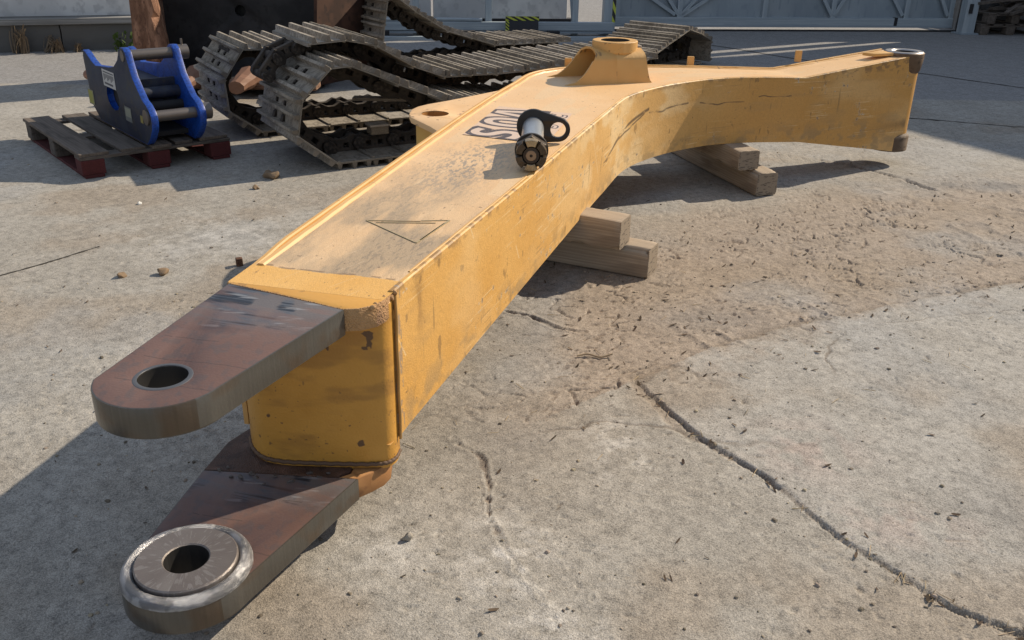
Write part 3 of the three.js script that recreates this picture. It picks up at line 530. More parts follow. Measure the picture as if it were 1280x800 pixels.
{
  const skin = (key, dy, flip) => { const nu = 24; const g = gridGeo(nu, NB, (i, j) => { const u = flip ? 1 - i / nu : i / nu, a = stL[j], b = stR[j]; return [mix(a[0], b[0], u), mix(a[key], b[key], u) + dy, -mix(a[1], b[1], u), u, arcLen[j] / TOPL]; }); return g; };
  bpart('side_plate', skin(2, 0, false), mTop); bpart('side_plate', skin(3, 0.004, true), mPaint);
  const trim = [];
  const fr = stR.map((p) => [p[0], p[1], p[2] + 0.004, p[3]]);
  trim.push([-0.3110, 2.1888, 0.694, 0.25], ...fr.filter((p, i) => p[1] > 2.21 || i > 20));
  bpart('flange_plate', scaleUV(wall(trim, -0.018, 0, 0.004), 1 / 6.2, 1 / 0.7, 0.06 / 6.2, -0.1 / 0.7), mSide);
  bpart('flange_plate', scaleUV(wall(stL.filter((p, i) => p[1] > 2.36 || i > 20).map((p, i) => [p[0], p[1], p[2] + 0.014 * sstep(0, 3, i), p[3]]), -0.004, 0.014, 0.004), 1, 1), mPaint);
  bpart('flange_plate', wall(stL.filter((p, i) => p[1] < 2.40 && i < 20).map((p) => [p[0], p[1], p[2] - 0.002, p[3]]), -0.002, 0.012, 0.001), mPaint);
  // fillet weld inside the raised edge, slightly lumpy
  bpart('weld_bead', wall(stL.filter((p, i) => p[1] > 2.36 || i > 20).map((p, i) => [p[0], p[1], p[2] + 0.007 + 0.004 * (vn(i * 0.9, 0, 801) - 0.5), p[2] - 0.01]), 0.012, 0.040, 0.007), M({ map: tPaintDull, color: rgb(1.12, 1.15, 1.3), roughness: 0.45 }));
  bpart('weld_bead', wall(stR.slice(3).map((p, i) => [p[0], p[1], p[2] + 0.003 + 0.002 * (vn(i * 0.8, 4, 803) - 0.5), p[2] - 0.01]), -0.028, -0.015, 0.004), mPaint);
  // end plate, wrapped round the near right corner
  const nose = new THREE.CatmullRomCurve3([[-0.3135, 2.205], [-0.3215, 2.162], [-0.342, 2.138], [-0.38, 2.130], [-0.46, 2.128], [-0.55, 2.130], [-0.63, 2.135], [-0.69, 2.155], [-0.73, 2.20], [-0.755, 2.26]].map(([x, z]) => new THREE.Vector3(x, 0, z)));
  const np = nose.getPoints(60).map((p) => [p.x, p.z, 0.672, 0.18]);
  const tNose = tex(512, 512, (u, v) => {
    const n = fbm(u * 6, v * 5, 5, 820), d = fbm(u * 16, v * 12, 4, 826), fine = fbm(u * 60, v * 50, 2, 830);
    let c = mix3([0.48, 0.235, 0.035], [0.60, 0.315, 0.06], n);
    c = mix3(c, [0.30, 0.15, 0.035], sstep(0.5, 0.75, fbm(u * 4, v * 10, 4, 835)) * 0.6);
    if (d > 0.76) c = mix3(c, [0.12, 0.065, 0.03], sstep(0.76, 0.80, d));
    if (fine > 0.84) c = mix3(c, [0.14, 0.075, 0.035], 0.7 * sstep(0.45, 0.6, fbm(u * 5, v * 5, 3, 838)));
    return c;
  });
  bpart('end_plate', scaleUV(wall(np, 0, 0.016, 0.003), 1 / 0.58, 1 / 0.5, 0, -0.36), M({ map: tNose, roughness: 0.5, bumpMap: tFine, bumpScale: 0.001 }));
  const wb = []; for (let k = 0; k < 46; k++) { const p = nose.getPoint(k / 45); wb.push(V(p.x, 0.197 + 0.002 * (k % 2), p.z - 0.004)); }
  bpart('weld_bead', tube(wb, 0.006, 8, 120), M({ color: rgb(0.12, 0.07, 0.04), roughness: 0.7 }));
  // vertical weld where the end plate meets the flange
  bpart('weld_bead', tube([0, 1, 2, 3, 4, 5, 6].map((k) => V(-0.308 + 0.0015 * (k % 2), 0.245 + k * 0.073, 2.187)), 0.0045, 6, 60), M({ color: rgb(0.42, 0.24, 0.075), roughness: 0.8 }));
  // stub of the old plate, torch cut on its right side
  const mStub = M({ map: tex(256, 256, (u, v) => { const n = fbm(u * 8, v * 8, 4, 840), f = fbm(u * 40, v * 40, 3, 844); let c = mix3([0.58, 0.29, 0.05], [0.65, 0.36, 0.09], n); if (f > 0.72) c = mix3(c, [0.28, 0.15, 0.06], 0.5); return c; }), roughness: 0.4, bumpMap: tFine, bumpScale: 0.0008 });
  const mCut = M({ map: tex(256, 128, (u, v) => { const n = fbm(u * 7, v * 3, 4, 846), f = fbm(u * 26, v * 9, 3, 848); let c = mix3([0.36, 0.20, 0.095], [0.50, 0.30, 0.13], n); c = mix3(c, [0.20, 0.115, 0.075], sstep(0.5, 0.72, f) * 0.6); return c; }), roughness: 0.75, bumpMap: rep(tFine, 3, 3), bumpScale: 0.006 });
  bpart('plate_stub', prism([[-0.762, 2.236], [-0.59, 2.155], [-0.426, 2.073], [-0.385, 2.078], [-0.345, 2.105], [-0.326, 2.14], [-0.315, 2.2], [-0.75, 2.31]], 0.627, 0.6897, [], 0.003), [mStub, mCut]);
  const cut = [];
  for (let k = 0; k < 9; k++) cut.push(roughen(new THREE.IcosahedronGeometry(rr(0.005, 0.009), 1).scale(1.2, 1.0, 1).translate(-0.352 + 0.0045 * k + rr(-0.003, 0.003), 0.684 + rr(-0.012, 0.006), -(2.098 + 0.0125 * k)), 0.008, 90, k + 40));
  bpart('torch_cut_edge', cut, mCut);
}
{ // the two new lug plates
  const lugOut = (cx, cz, r, bl, br) => [...arc(cx, cz, r, 188, 342, 36), br, bl];
  const up = bpart('lug', prism(lugOut(-0.742, 1.703, 0.142, [-0.757, 2.232], [-0.421, 2.071]), 0.618, 0.69, [[-0.74, 1.699, 0.052]], 0.004), [mSteel, mSteelEdge]);
  bpart('bore', new THREE.CylinderGeometry(0.0515, 0.0515, 0.068, 40, 1, true).translate(-0.74, 0.654, -1.699), (() => { const m = mBore.clone(); m.side = THREE.DoubleSide; return m; })(), up).position.set(0, 0, 0);
  const rim = new THREE.LatheGeometry([[0.0522, -0.0005], [0.0522, 0.0012], [0.060, 0.0014], [0.062, 0]].map(([x, y]) => new THREE.Vector2(x, y)), 48).translate(-0.74, 0.69, -1.699); bpart('bore_rim', rim, M({ color: rgb(0.12, 0.125, 0.135), roughness: 0.45, metalness: 0.5 }), up);
  const lo = bpart('lug', prism(lugOut(-0.752, 1.697, 0.150, [-0.845, 2.10], [-0.412, 2.07]), 0.118, 0.187, [[-0.752, 1.695, 0.1]], 0.004), [mSteel, mSteelEdge]);
  const L = (pts, m, nm) => bpart(nm, toCreasedNormals(new THREE.LatheGeometry(pts.map(([x, y]) => new THREE.Vector2(x, y)), 72), 0.5).translate(-0.752, 0, -1.695), m, lo);
  L([[0.051, 0.2105], [0.0545, 0.2135], [0.114, 0.2135], [0.1175, 0.210], [0.1175, 0.112], [0.05, 0.112]], [0].map(() => M({ map: tex(512, 128, (u, v) => { const n = fbm(u * 10, v * 3, 4, 960), f = fbm(u * 120, v * 14, 2, 964); let c = mix3([0.15, 0.125, 0.112], [0.25, 0.225, 0.205], n); if (f > 0.66) c = mix3(c, [0.34, 0.32, 0.30], 0.4); return c; }), roughness: 0.36, metalness: 0.45, bumpMap: rep(tFine, 6, 1), bumpScale: 0.0005 }))[0], 'boss');
  L([[0.0505, 0.112], [0.0505, 0.2115]], (() => { const m = mBore.clone(); m.side = THREE.DoubleSide; return m; })(), 'bore');
  const ring = []; for (let k = 0; k <= 14; k++) { const a = k / 14 * Math.PI; ring.push(new THREE.Vector2(0.1335 - 0.0165 * Math.cos(a), 0.186 + 0.019 * Math.sin(a) + 0.006 * (1 - k / 14))); }
  const rg = new THREE.LatheGeometry(ring, 120); { const p = rg.attributes.position; for (let i = 0; i < p.count; i++) { const a = Math.atan2(p.getZ(i), p.getX(i)), b = 0.0016 * (vn(a * 14 + 60, p.getY(i) * 40, 850) - 0.5) + 0.0012 * (vn(a * 40 + 200, 3, 851) - 0.5); p.setY(i, p.getY(i) + b); } rg.computeVertexNormals(); }
  bpart('weld_ring', rg.translate(-0.752, 0, -1.695), mBright, lo);
  // scorched root of the lower plate with its old painted corner
  bpart('plate_stub', prism([[-0.845, 2.103], [-0.62, 2.0875], [-0.47, 2.077], [-0.44, 2.11], [-0.42, 2.30], [-0.74, 2.40], [-0.82, 2.25]], 0.12, 0.185, [], 0.004), M({ map: rep(tRust, 2, 2), color: rgb(0.42, 0.36, 0.34), roughness: 0.6, bumpMap: rep(tFine, 4, 4), bumpScale: 0.003 }));
  bpart('painted_corner', (prism([[-0.468, 2.077], [-0.414, 2.073], [-0.383, 2.10], [-0.352, 2.135], [-0.338, 2.17], [-0.345, 2.30], [-0.418, 2.30], [-0.438, 2.10]], 0.12, 0.1845, [], 0.004)), M({ map: rep(tRust, 1, 1), color: rgb(2.0, 1.75, 1.0), roughness: 0.6 }));
  const cut = []; for (let k = 0; k < 14; k++) { const t = k / 13; cut.push(roughen(new THREE.IcosahedronGeometry(rr(0.004, 0.009), 1).scale(1.3, 0.6, 1).translate(mix(-0.80, -0.5, t), 0.187, -(2.10 + 0.02 * Math.sin(k * 1.9) - 0.04 * Math.sin(t * 3.14))), 0.012, 90, k + 70)); }
  bpart('weld_spatter', cut, M({ color: rgb(0.10, 0.085, 0.075), roughness: 0.5, metalness: 0.4 }));
}
{ // cylinder bracket on the outer side of the bend
  const out = [[-0.19, 4.62 - 0.88], [-0.30, 3.98], [-0.345, 4.10], [-0.40, 4.225], [-0.46, 4.33], [-0.51, 4.42], [-0.527, 4.50], [-0.527, 4.62], [-0.505, 4.69], [-0.46, 4.76], [-0.36, 4.87], [-0.113, 5.178], [0.0, 5.30], [0.0, 4.9]];
  const o2 = out.map(([x, z]) => [x, z]);
  o2[0] = [-0.33, 3.93]; o2.push([-0.15, 4.3]);
  bpart('bracket_plate', prism(o2.slice(1), 0.658, 0.687, [[-0.40, 4.52, 0.072]], 0.004), mTopFlat());
  bpart('bracket_plate', prism(o2.slice(1), 0.285, 0.315, [[-0.40, 4.52, 0.072]], 0.004), mPaint);
  const web = new THREE.CatmullRomCurve3([[-0.32, 4.12], [-0.385, 4.27], [-0.44, 4.37], [-0.48, 4.44], [-0.497, 4.52], [-0.492, 4.62], [-0.44, 4.72], [-0.33, 4.82], [-0.1, 5.08]].map(([x, z]) => new THREE.Vector3(x, 0, z)));
  bpart('bracket_web', wall(web.getPoints(50).map((p) => [p.x, p.z, 0.66, 0.31]), 0, 0.02, 0.001), M({ map: tPaintDull, color: rgb(1.05, 1.05, 0.7), roughness: 0.5 }));
  bpart('bushing', new THREE.LatheGeometry([[0.066, 0.32], [0.066, 0.683], [0.0715, 0.684], [0.0715, 0.32]].map(([x, y]) => new THREE.Vector2(x, y)), 40).translate(-0.40, 0, -4.52), mPaintIn);
}
function mTopFlat() { return M({ map: tex(512, 512, (u, v) => { const n = fbm(u * 7, v * 7, 5, 860, 7), f = fbm(u * 40, v * 40, 3, 866, 40); let c = mix3([0.74, 0.45, 0.20], [0.84, 0.57, 0.31], n); if (f > 0.78) c = mix3(c, [0.22, 0.12, 0.06], 0.7); return c; }), roughness: 0.5, bumpMap: tFine, bumpScale: 0.001 }); }
{ // saddle and boss of the cylinder pin
  const b = new THREE.Group(); b.name = 'pivot_saddle'; boom.add(b); b.position.copy(V(0.3 - 0.3 + 0.25, 0.69, 5.62 - 4.0)); b.rotation.y = 0.30;
  const H = 0.195, wid = (y) => 0.165 - 0.03 * y / H, xl = (y) => -0.33 + 0.215 * Math.pow(clamp(y / H), 0.45), xr = (y) => 0.225 - 0.045 * Math.pow(clamp(y / H), 0.5);
  const prof = []; const n = 26;                                   // inverted U: front foot, up, over, down the back
  for (let k = 0; k <= n; k++) { const t = k / n; let y, z; if (t < 0.38) { y = H * 0.72 * t / 0.38; z = wid(y); } else if (t > 0.62) { y = H * 0.72 * (1 - t) / 0.38; z = -wid(y); } else { const a = (t - 0.38) / 0.24 * Math.PI, w = wid(H * 0.72); z = w * Math.cos(a); y = H * 0.72 + H * 0.28 * Math.sin(a); } prof.push([y, z]); }
  const sh = (off) => gridGeo(14, n, (i, j) => { const [y, z] = prof[j], x = mix(xl(y), xr(y), i / 14), q = off; const yy = y - q * (j > n * 0.38 && j < n * 0.62 ? 1 : 0), zz = z - Math.sign(z) * q * (j > n * 0.40 && j < n * 0.60 ? 0 : 1); return [x, yy, zz, x, y + 0.5]; });
  const mS = M({ map: tPaintDull, roughness: 0.55, side: THREE.DoubleSide, bumpMap: tFine, bumpScale: 0.001 });
  const o = sh(0), inn = sh(0.013);
  const rim = (i) => gridGeo(1, n, (u, j) => { const src = u ? inn : o, k = (j * 15 + i) * 3, p = src.attributes.position.array; return [p[k], p[k + 1], p[k + 2], u * 0.02, j * 0.02]; });
  part('saddle_plate', [o, inn, rim(0), rim(14)], mS, b);
  { const p = o.attributes.position.array, V3 = [], U = [], ix = []; for (let j = 0; j <= n; j++) { const k = (j * 15 + 14) * 3; V3.push(p[k] - 0.006, p[k + 1] - 0.004, p[k + 2] * 0.96); U.push(p[k + 2], p[k + 1]); } for (let j = 1; j < n; j++) ix.push(0, j, j + 1); const g = new THREE.BufferGeometry(); g.setAttribute('position', new THREE.Float32BufferAttribute(V3, 3)); g.setAttribute('uv', new THREE.Float32BufferAttribute(U, 2)); g.setIndex(ix); g.computeVertexNormals(); part('saddle_end', g, mS, b); }
  const ring = toCreasedNormals(new THREE.LatheGeometry([[0.085, 0.1], [0.085, 0.226], [0.09, 0.230], [0.132, 0.230], [0.136, 0.226], [0.136, 0.17], [0.085, 0.1]].map(([x, y]) => new THREE.Vector2(x, y)), 56), 0.5).translate(0.04, 0, 0);
  part('boss_ring', ring, mPaint, b);
  part('bushing', new THREE.CylinderGeometry(0.0845, 0.0845, 0.13, 40, 1, true).translate(0.04, 0.165, 0), (() => { const m = mBore.clone(); m.side = THREE.DoubleSide; return m; })(), b);
  part('grease_stop', roughen(box(0.04, 0.035, 0.05, 0.175, 0.185, 0.03, 0.008), 0.004, 60, 5), M({ color: rgb(0.28, 0.24, 0.2), roughness: 0.6 }), b);
}
{ // foot with its long bushing
  const cx = 2.675, cz = 6.47, L = (nm, pts, m) => bpart(nm, toCreasedNormals(new THREE.LatheGeometry(pts.map(([x, y]) => new THREE.Vector2(x, y)), 48), 0.5).translate(cx, 0, -cz), m);
  L('foot_tube', [[0.112, 0.16], [0.112, 0.74]], mSide0());
  L('foot_collar', [[0.078, 0.60], [0.078, 0.772], [0.083, 0.776], [0.128, 0.776], [0.133, 0.771], [0.133, 0.735], [0.124, 0.66], [0.112, 0.64]], M({ map: tRust, color: rgb(0.72, 0.85, 0.85), roughness: 0.6, metalness: 0.2 }));
  L('foot_bushing', [[0.079, 0.774], [0.086, 0.781], [0.122, 0.781], [0.127, 0.776]], M({ color: rgb(0.46, 0.44, 0.42), roughness: 0.35, metalness: 0.6 }));
  L('foot_collar', [[0.112, 0.225], [0.128, 0.21], [0.133, 0.20], [0.133, 0.105], [0.08, 0.102]], M({ map: tRust, color: rgb(0.62, 0.75, 0.75), roughness: 0.7 }));
  L('foot_bore', [[0.0775, 0.60], [0.0775, 0.772]], (() => { const m = mBore.clone(); m.side = THREE.DoubleSide; return m; })());
  bpart('foot_gusset', prism([[2.36, 6.39], [2.42, 6.33], [2.60, 6.40], [2.57, 6.50]], 0.755, 0.775, [], 0.003), mPaint);
}
function mSide0() { return M({ map: tPaintDull, color: rgb(0.95, 0.9, 0.8), roughness: 0.55 }); }
{ // small welded ears along the far edge
  for (const [x, z] of [[0.335, 6.045], [1.16, 6.215], [1.92, 6.375]]) bpart('ear', box(0.045, 0.075, 0.02, x, 0.715 + (x > 1.5 ? 0.03 : 0), -z, 0.004), mPaint);
}
{ // faded outlined lettering, read from the near end, tops to the left
  const cv = document.createElement('canvas'); cv.width = 1024; cv.height = 600; const c = cv.getContext('2d');
  c.fillStyle = 'rgb(218,190,164)'; c.fillRect(0, 0, 1024, 600);
  c.lineJoin = 'miter';
  const word = (w, x, y, size, sx, lw, fill) => { c.save(); c.translate(x, y); c.scale(sx, 1); c.font = `bold ${size}px sans-serif`; c.lineWidth = lw; c.strokeStyle = 'rgb(84,76,76)'; c.fillStyle = fill; c.strokeText(w, 0, 0); c.fillText(w, 0, 0); c.restore(); };
  word('S', 8, 385, 500, 0.98, 92, 'rgb(212,190,172)'); word('O', 345, 385, 500, 0.86, 92, 'rgb(212,190,172)'); word('A', 672, 385, 500, 0.94, 92, 'rgb(212,190,172)');
  word('5', 470, 570, 170, 1.2, 24, 'rgb(212,190,172)'); word('2C', 690, 570, 170, 1.25, 24, 'rgb(212,190,172)');
  c.fillStyle = 'rgba(214,176,134,0.5)'; for (let k = 0; k < 500; k++) c.fillRect(rnd() * 1024, rnd() * 600, 3 + rnd() * 26, 2 + rnd() * 5);
  const t = new THREE.CanvasTexture(cv); t.colorSpace = THREE.SRGBColorSpace; t.anisotropy = 8;
  const a = [-0.236, 4.045], e = [0.918 * 0.405, -0.397 * 0.405], f = [0.150, 0.665];
  const g = new THREE.BufferGeometry(), P = (u, v) => [a[0] + e[0] * v + f[0] * u, 0.6925, -(a[1] + e[1] * v + f[1] * u)];
  g.setAttribute('position', new THREE.Float32BufferAttribute([...P(0, 0), ...P(1, 0), ...P(1, 1), ...P(0, 1)], 3)); g.setAttribute('uv', new THREE.Float32BufferAttribute([0, 1, 1, 1, 1, 0, 0, 0], 2)); g.setIndex([0, 2, 1, 0, 3, 2]); g.computeVertexNormals();
  bpart('lettering', g, M({ map: t, roughness: 0.5 })).userData.label = 'faded outlined letters on a pale patch';
}
{ // scratched triangle: thin weathered lines standing in the dust
  const T = [[-0.475, 2.785], [-0.293, 2.577], [-0.208, 2.80]], gs = [];
  const ln = (a, b, w) => { const dx = b[0] - a[0], dz = b[1] - a[1], l = Math.hypot(dx, dz), g = new THREE.BoxGeometry(w, 0.0016, l).rotateY(Math.atan2(dx, -dz) ).translate((a[0] + b[0]) / 2, 0.6916, -(a[1] + b[1]) / 2); gs.push(g); };
  ln(T[0], T[1], 0.0035); ln(T[1], T[2], 0.006); ln(T[0], [-0.30, 2.785], 0.0025); ln([-0.44, 2.765], [-0.25, 2.77], 0.003); ln([-0.283, 2.60], [-0.222, 2.77], 0.004); ln([-0.30, 2.79], T[2], 0.003);
  bpart('marked_triangle', gs, M({ color: rgb(0.36, 0.30, 0.185), roughness: 0.9 }));
}

// ---------------------------------------------------------------- pin lying on the boom
{
  const p = thing('steel_pin', 'bright steel pin with castle nut and black eye plate on the boom', 'steel pin', [0.062, 0.692, 3.40], -0.03);
  const along = (g, z0) => g.rotateX(Math.PI / 2).translate(0, 0.066, z0);
  part('shaft', along(cyl(0.046, 0.42, 40), -0.30), M({ color: rgb(0.56, 0.60, 0.64), roughness: 0.28, metalness: 0.75, bumpMap: rep(tFine, 2, 4), bumpScale: 0.0006 }), p);
  const mBrass = M({ map: rep(tGrain, 3, 3), color: rgb(0.62, 0.47, 0.28), roughness: 0.38, metalness: 0.6, bumpMap: tFine, bumpScale: 0.001 });
  const mN = M({ map: rep(tGrain, 3, 3), color: rgb(0.13, 0.095, 0.062), roughness: 0.4, metalness: 0.5, bumpMap: tFine, bumpScale: 0.002 });
  part('washer', along(cyl(0.066, 0.016, 40), -0.098), M({ color: rgb(0.05, 0.042, 0.036), roughness: 0.5, metalness: 0.4 }), p);
  const nut = new THREE.Group(); nut.name = 'castle_nut'; p.add(nut);
  const hex = []; for (let k = 0; k < 6; k++) { const a = (k * 60 + 30) * RAD; hex.push([0.066 * Math.cos(a), 0.066 * Math.sin(a)]); }
  part('nut_body', slab(hex, 0.045, [[0, 0, 0.03]], 0.004).translate(0, 0.066, -0.066), mN, nut);
  for (let k = 0; k < 6; k++) { const s = new THREE.Shape(), a0 = (k * 60 + 8) * RAD, a1 = (k * 60 + 52) * RAD; s.absarc(0, 0, 0.058, a0, a1, false); s.absarc(0, 0, 0.037, a1, a0, true); const g = new THREE.ExtrudeGeometry(s, { depth: 0.042, bevelEnabled: true, bevelSize: 0.002, bevelThickness: 0.002, bevelSegments: 1, curveSegments: 6 }).translate(0, 0.066, -0.045); part('crown_tooth', toCreasedNormals(g, 0.6), k % 3 === 1 ? mBrass : mN, nut); }
  part('thread_end', along(cyl(0.031, 0.05, 32), -0.032), M({ color: rgb(0.045, 0.033, 0.025), roughness: 0.5, metalness: 0.4 }), p);
  part('thread_end', toCreasedNormals(new THREE.LatheGeometry([[0.006, -0.004], [0.006, 0.004], [0.019, 0.004], [0.021, 0]].map(([x, y]) => new THREE.Vector2(x, y)), 24), 0.5).rotateX(Math.PI / 2).translate(0, 0.066, -0.006), M({ color: rgb(0.30, 0.20, 0.12), roughness: 0.6, metalness: 0.3 }), p);
  // eye plate
  const d = [0.108, -0.014], R = 0.072, r = 0.052, an = Math.atan2(d[1], d[0]), D = Math.hypot(...d), off = Math.acos((R - r) / D), pts = [];
  for (let k = 0; k <= 30; k++) { const a = mix(an + off, an + Math.PI * 2 - off, k / 30); pts.push([R * Math.cos(a), 0.072 + R * Math.sin(a)]); }
  for (let k = 0; k <= 20; k++) { const a = mix(an - off, an + off, k / 20); pts.push([d[0] + r * Math.cos(a), 0.072 + d[1] + r * Math.sin(a)]); }
  part('eye_plate', slab(pts, 0.022, [[d[0], 0.072 + d[1], 0.033]], 0.003).translate(0, 0, -0.515), M({ color: rgb(0.012, 0.011, 0.011), roughness: 0.4 }), p);
}

// ---------------------------------------------------------------- timber blocks under the boom
{
  const mEndGrain = M({ map: tex(128, 128, (u, v) => { const r = Math.hypot(u - 0.3, v + 0.25) * 22 + 1.2 * fbm(u * 6, v * 6, 3, 950), k = Math.abs(r % 1 - 0.5) * 2, ck = fbm(u * 5, v * 24, 3, 955); let c = mix3([0.20, 0.155, 0.11], [0.34, 0.28, 0.21], k * 0.6 + 0.4 * fbm(u * 20, v * 20, 3, 957)); return ck > 0.68 ? mix3(c, [0.06, 0.045, 0.035], 0.7) : c; }), roughness: 0.95 });
  const beam = (x, z, dx, dz, len, y0, hh, label, grp, k) => {    // (x, z): near lower corner of the visible end; (dx, dz): runs away
    const l = Math.hypot(dx, dz), a = Math.atan2(dz / l, dx / l);
    const t = thing('timber_block', label, 'timber block', [x, y0, z], a, grp);
    const g = new THREE.BoxGeometry(len, hh, 0.15, 70, 8, 8).translate(len / 2, hh / 2, k * 0.075);
    const q = g.attributes.position; for (let i = 0; i < q.count; i++) { // worn corners, a few crushed dents along the edges, slight twist
      const X = q.getX(i), Y = q.getY(i) - hh / 2, Z = q.getZ(i) - k * 0.075, ey = Math.abs(Y) / (hh / 2), ez = Math.abs(Z) / 0.075, ex = Math.max(1 - X / 0.02, 0);
      const e = sstep(0.8, 1, ey) * sstep(0.8, 1, ez) + 0.6 * clamp(ex) * (sstep(0.8, 1, ey) + sstep(0.8, 1, ez)), dn = 0.004 + 0.012 * sstep(0.55, 0.8, fbm(X * 9, Y * 20 + Z * 31 + y0 * 50, 3, 884));
      q.setXYZ(i, X + 0.003 * (vn(Y * 60, Z * 60, 886) - 0.5), hh / 2 + Y * (1 - e * dn / (hh / 2)) + 0.003 * (vn(X * 9, Z * 30, 880) - 0.5), k * 0.075 + Z * (1 - e * dn / 0.075) + 0.004 * (vn(X * 7, Y * 30, 882) - 0.5)); }
    g.computeVertexNormals();
    part('beam', g, mWoodB, t);
    part('end_grain', new RoundedBoxGeometry(0.004, hh - 0.012, 0.138, 1, 0.001).translate(0.0005, hh / 2, k * 0.075), mEndGrain, t);
  };
  // end corner, run direction, length, base height
  beam(0.644, 4.058, -0.898, 0.44, 1.35, 0.002, 0.148, 'lower timber of the block stack under the middle of the boom', null, 1);
  beam(0.497, 4.03, -0.898, 0.44, 1.1, 0.152, 0.148, 'upper timber of the block stack under the middle of the boom', null, 1);
  beam(1.655, 5.555, -0.302, 0.953, 1.25, 0.002, 0.148, 'lower timber of the block stack near the far foot of the boom', null, -1);
  beam(1.535, 5.60, -0.302, 0.953, 0.9, 0.152, 0.126, 'upper timber of the block stack near the far foot of the boom', null, -1);
}

// ---------------------------------------------------------------- pallet with the blue coupler
const pTurn = Math.atan2(0.64, 0.766);
pallet('pallet', 'worn grey wooden pallet with red blocks under the blue coupler', null, [-2.758, 0, 5.631], pTurn, mDeck, true);
{
  const c = thing('quick_coupler', 'blue excavator quick coupler with two cross pins standing on the pallet', 'quick coupler', [-2.4, 0.162, 5.88], pTurn);
  // local x = across, -z = back along the plates; outline as (back, height)
  const out = [[1.21, 0.44], [1.20, 0.30], [1.16, 0.09], [1.02, 0.005], [0.05, 0.003], [-0.02, 0.05], [-0.085, 0.12], [-0.10, 0.17], [-0.095, 0.215], [-0.07, 0.245], [-0.03, 0.275], [0.03, 0.295], [0.11, 0.37], [0.17, 0.43], [0.215, 0.53], [0.235, 0.575], [0.275, 0.598], [0.325, 0.595], [0.37, 0.565], [0.42, 0.505], [0.52, 0.45], [0.62, 0.432], [0.94, 0.405], [1.03, 0.43], [1.13, 0.475], [1.185, 0.485]];
  const plate = (x, th) => { const s = new THREE.Shape(out.map(([b, h]) => new THREE.Vector2(b, h))); const hp = new THREE.Path(); for (const [k, q] of [[0, 0], [1, 0], [2, 0], [3, 0], [4, 0], [5, 0], [6, 0], [7, 0], [8, 0], [9, 0], [10, 0], [11, 0]]) { const a = -k / 12 * Math.PI * 2, X = 0.64 + 0.135 * Math.cos(a), Y = 0.225 + 0.095 * Math.sin(a); k ? hp.lineTo(X, Y) : hp.moveTo(X, Y); } hp.closePath(); s.holes.push(hp);
    const g = new THREE.ExtrudeGeometry(s, { depth: th - 0.008, bevelEnabled: true, bevelSize: 0.004, bevelThickness: 0.004, bevelOffset: -0.004, bevelSegments: 2, curveSegments: 8 }).translate(0, 0, 0.004);
    g.rotateY(Math.PI / 2).translate(x, 0, 0); return toCreasedNormals(g, 0.6); };   // x->-z, z->x
  const l = part('side_plate', plate(0, 0.045), [mBlueDull, mBlue], c); l.userData.label = 'dull worn near side plate with stickers';
  part('side_plate', plate(0.32, 0.045), [mBlue, mBlue], c);
  const cross = (r, b, h, x0, x1, m) => cyl(r, x1 - x0, 28).rotateZ(Math.PI / 2).translate((x0 + x1) / 2, h, -b);
  part('upper_pin', cross(0.036, 0.29, 0.545, -0.005, 0.42), mPin, c); part('lower_pin', cross(0.036, -0.02, 0.195, 0.0, 0.40), mPin, c);
  part('pin_collar', cross(0.055, -0.02, 0.195, 0.366, 0.42), mPin, c); part('pin_collar', cross(0.048, 0.29, 0.545, 0.366, 0.43), mPin, c);
  part('pin_collar', cross(0.05, -0.02, 0.195, -0.012, 0.0), mPin, c);
  part('grease_nipple', cyl(0.008, 0.04, 8).translate(0.40, 0.61, -0.29), mPin, c);
  part('cross_plate', box(0.275, 0.02, 0.62, 0.1825, 0.33, -0.72), mBlueDull, c); part('cross_plate', box(0.275, 0.25, 0.03, 0.1825, 0.26, -0.30).rotateX(0), mBlueDull, c);
  part('cross_plate', box(0.275, 0.03, 0.9, 0.1825, 0.04, -0.6), mDark, c);
  part('inner_box', box(0.27, 0.2, 0.62, 0.1825, 0.17, -0.78), mDark, c);
  part('cross_tube', cross(0.04, 0.24, 0.30, 0.045, 0.32), mBlueDull, c); part('cross_tube', cross(0.03, 0.2, 0.22, 0.045, 0.32), mDark, c);
  for (const x of [0.1, 0.24]) part('bolt', cyl(0.028, 0.02, 6).rotateX(Math.PI / 2).translate(x, 0.22, -0.274), mDark, c);
  part('end_plate', box(0.275, 0.3, 0.03, 0.1825, 0.2, -1.15), mBlueDull, c);
  part('rear_stub', cyl(0.036, 0.26, 20).rotateX(Math.PI / 2).translate(0.07, 0.27, -1.29), M({ map: tRust, color: rgb(1.2, 1.0, 0.95), roughness: 0.7 }), c);
  // stickers on the near plate: grey warning label and faded yellow ones
  const stk = (b0, h0, w, h, draw) => { const cv = document.createElement('canvas'); cv.width = 128; cv.height = Math.round(128 * h / w); draw(cv.getContext('2d'), cv.width, cv.height); const t = new THREE.CanvasTexture(cv); t.colorSpace = THREE.SRGBColorSpace;
    const g = new THREE.PlaneGeometry(w, h).rotateY(-Math.PI / 2).translate(-0.0025, h0, -b0); part('sticker', g, M({ map: t, roughness: 0.6 }), c); };
  stk(0.665, 0.345, 0.26, 0.115, (x, W, H) => { x.fillStyle = 'rgb(190,190,188)'; x.fillRect(0, 0, W, H); x.fillStyle = 'rgb(70,72,80)'; for (let k = 0; k < 9; k++) { x.fillRect(12 + k * 12, 14, 8, H - 34 - (k % 3) * 5); } x.fillRect(10, 6, W - 20, 4); x.fillRect(14, H - 14, W - 40, 7); });
  stk(1.16, 0.15, 0.13, 0.11, (x, W, H) => { x.fillStyle = 'rgb(120,120,100)'; x.fillRect(0, 0, W, H); x.fillStyle = 'rgb(150,150,70)'; x.fillRect(8, 8, W - 30, H - 16); });
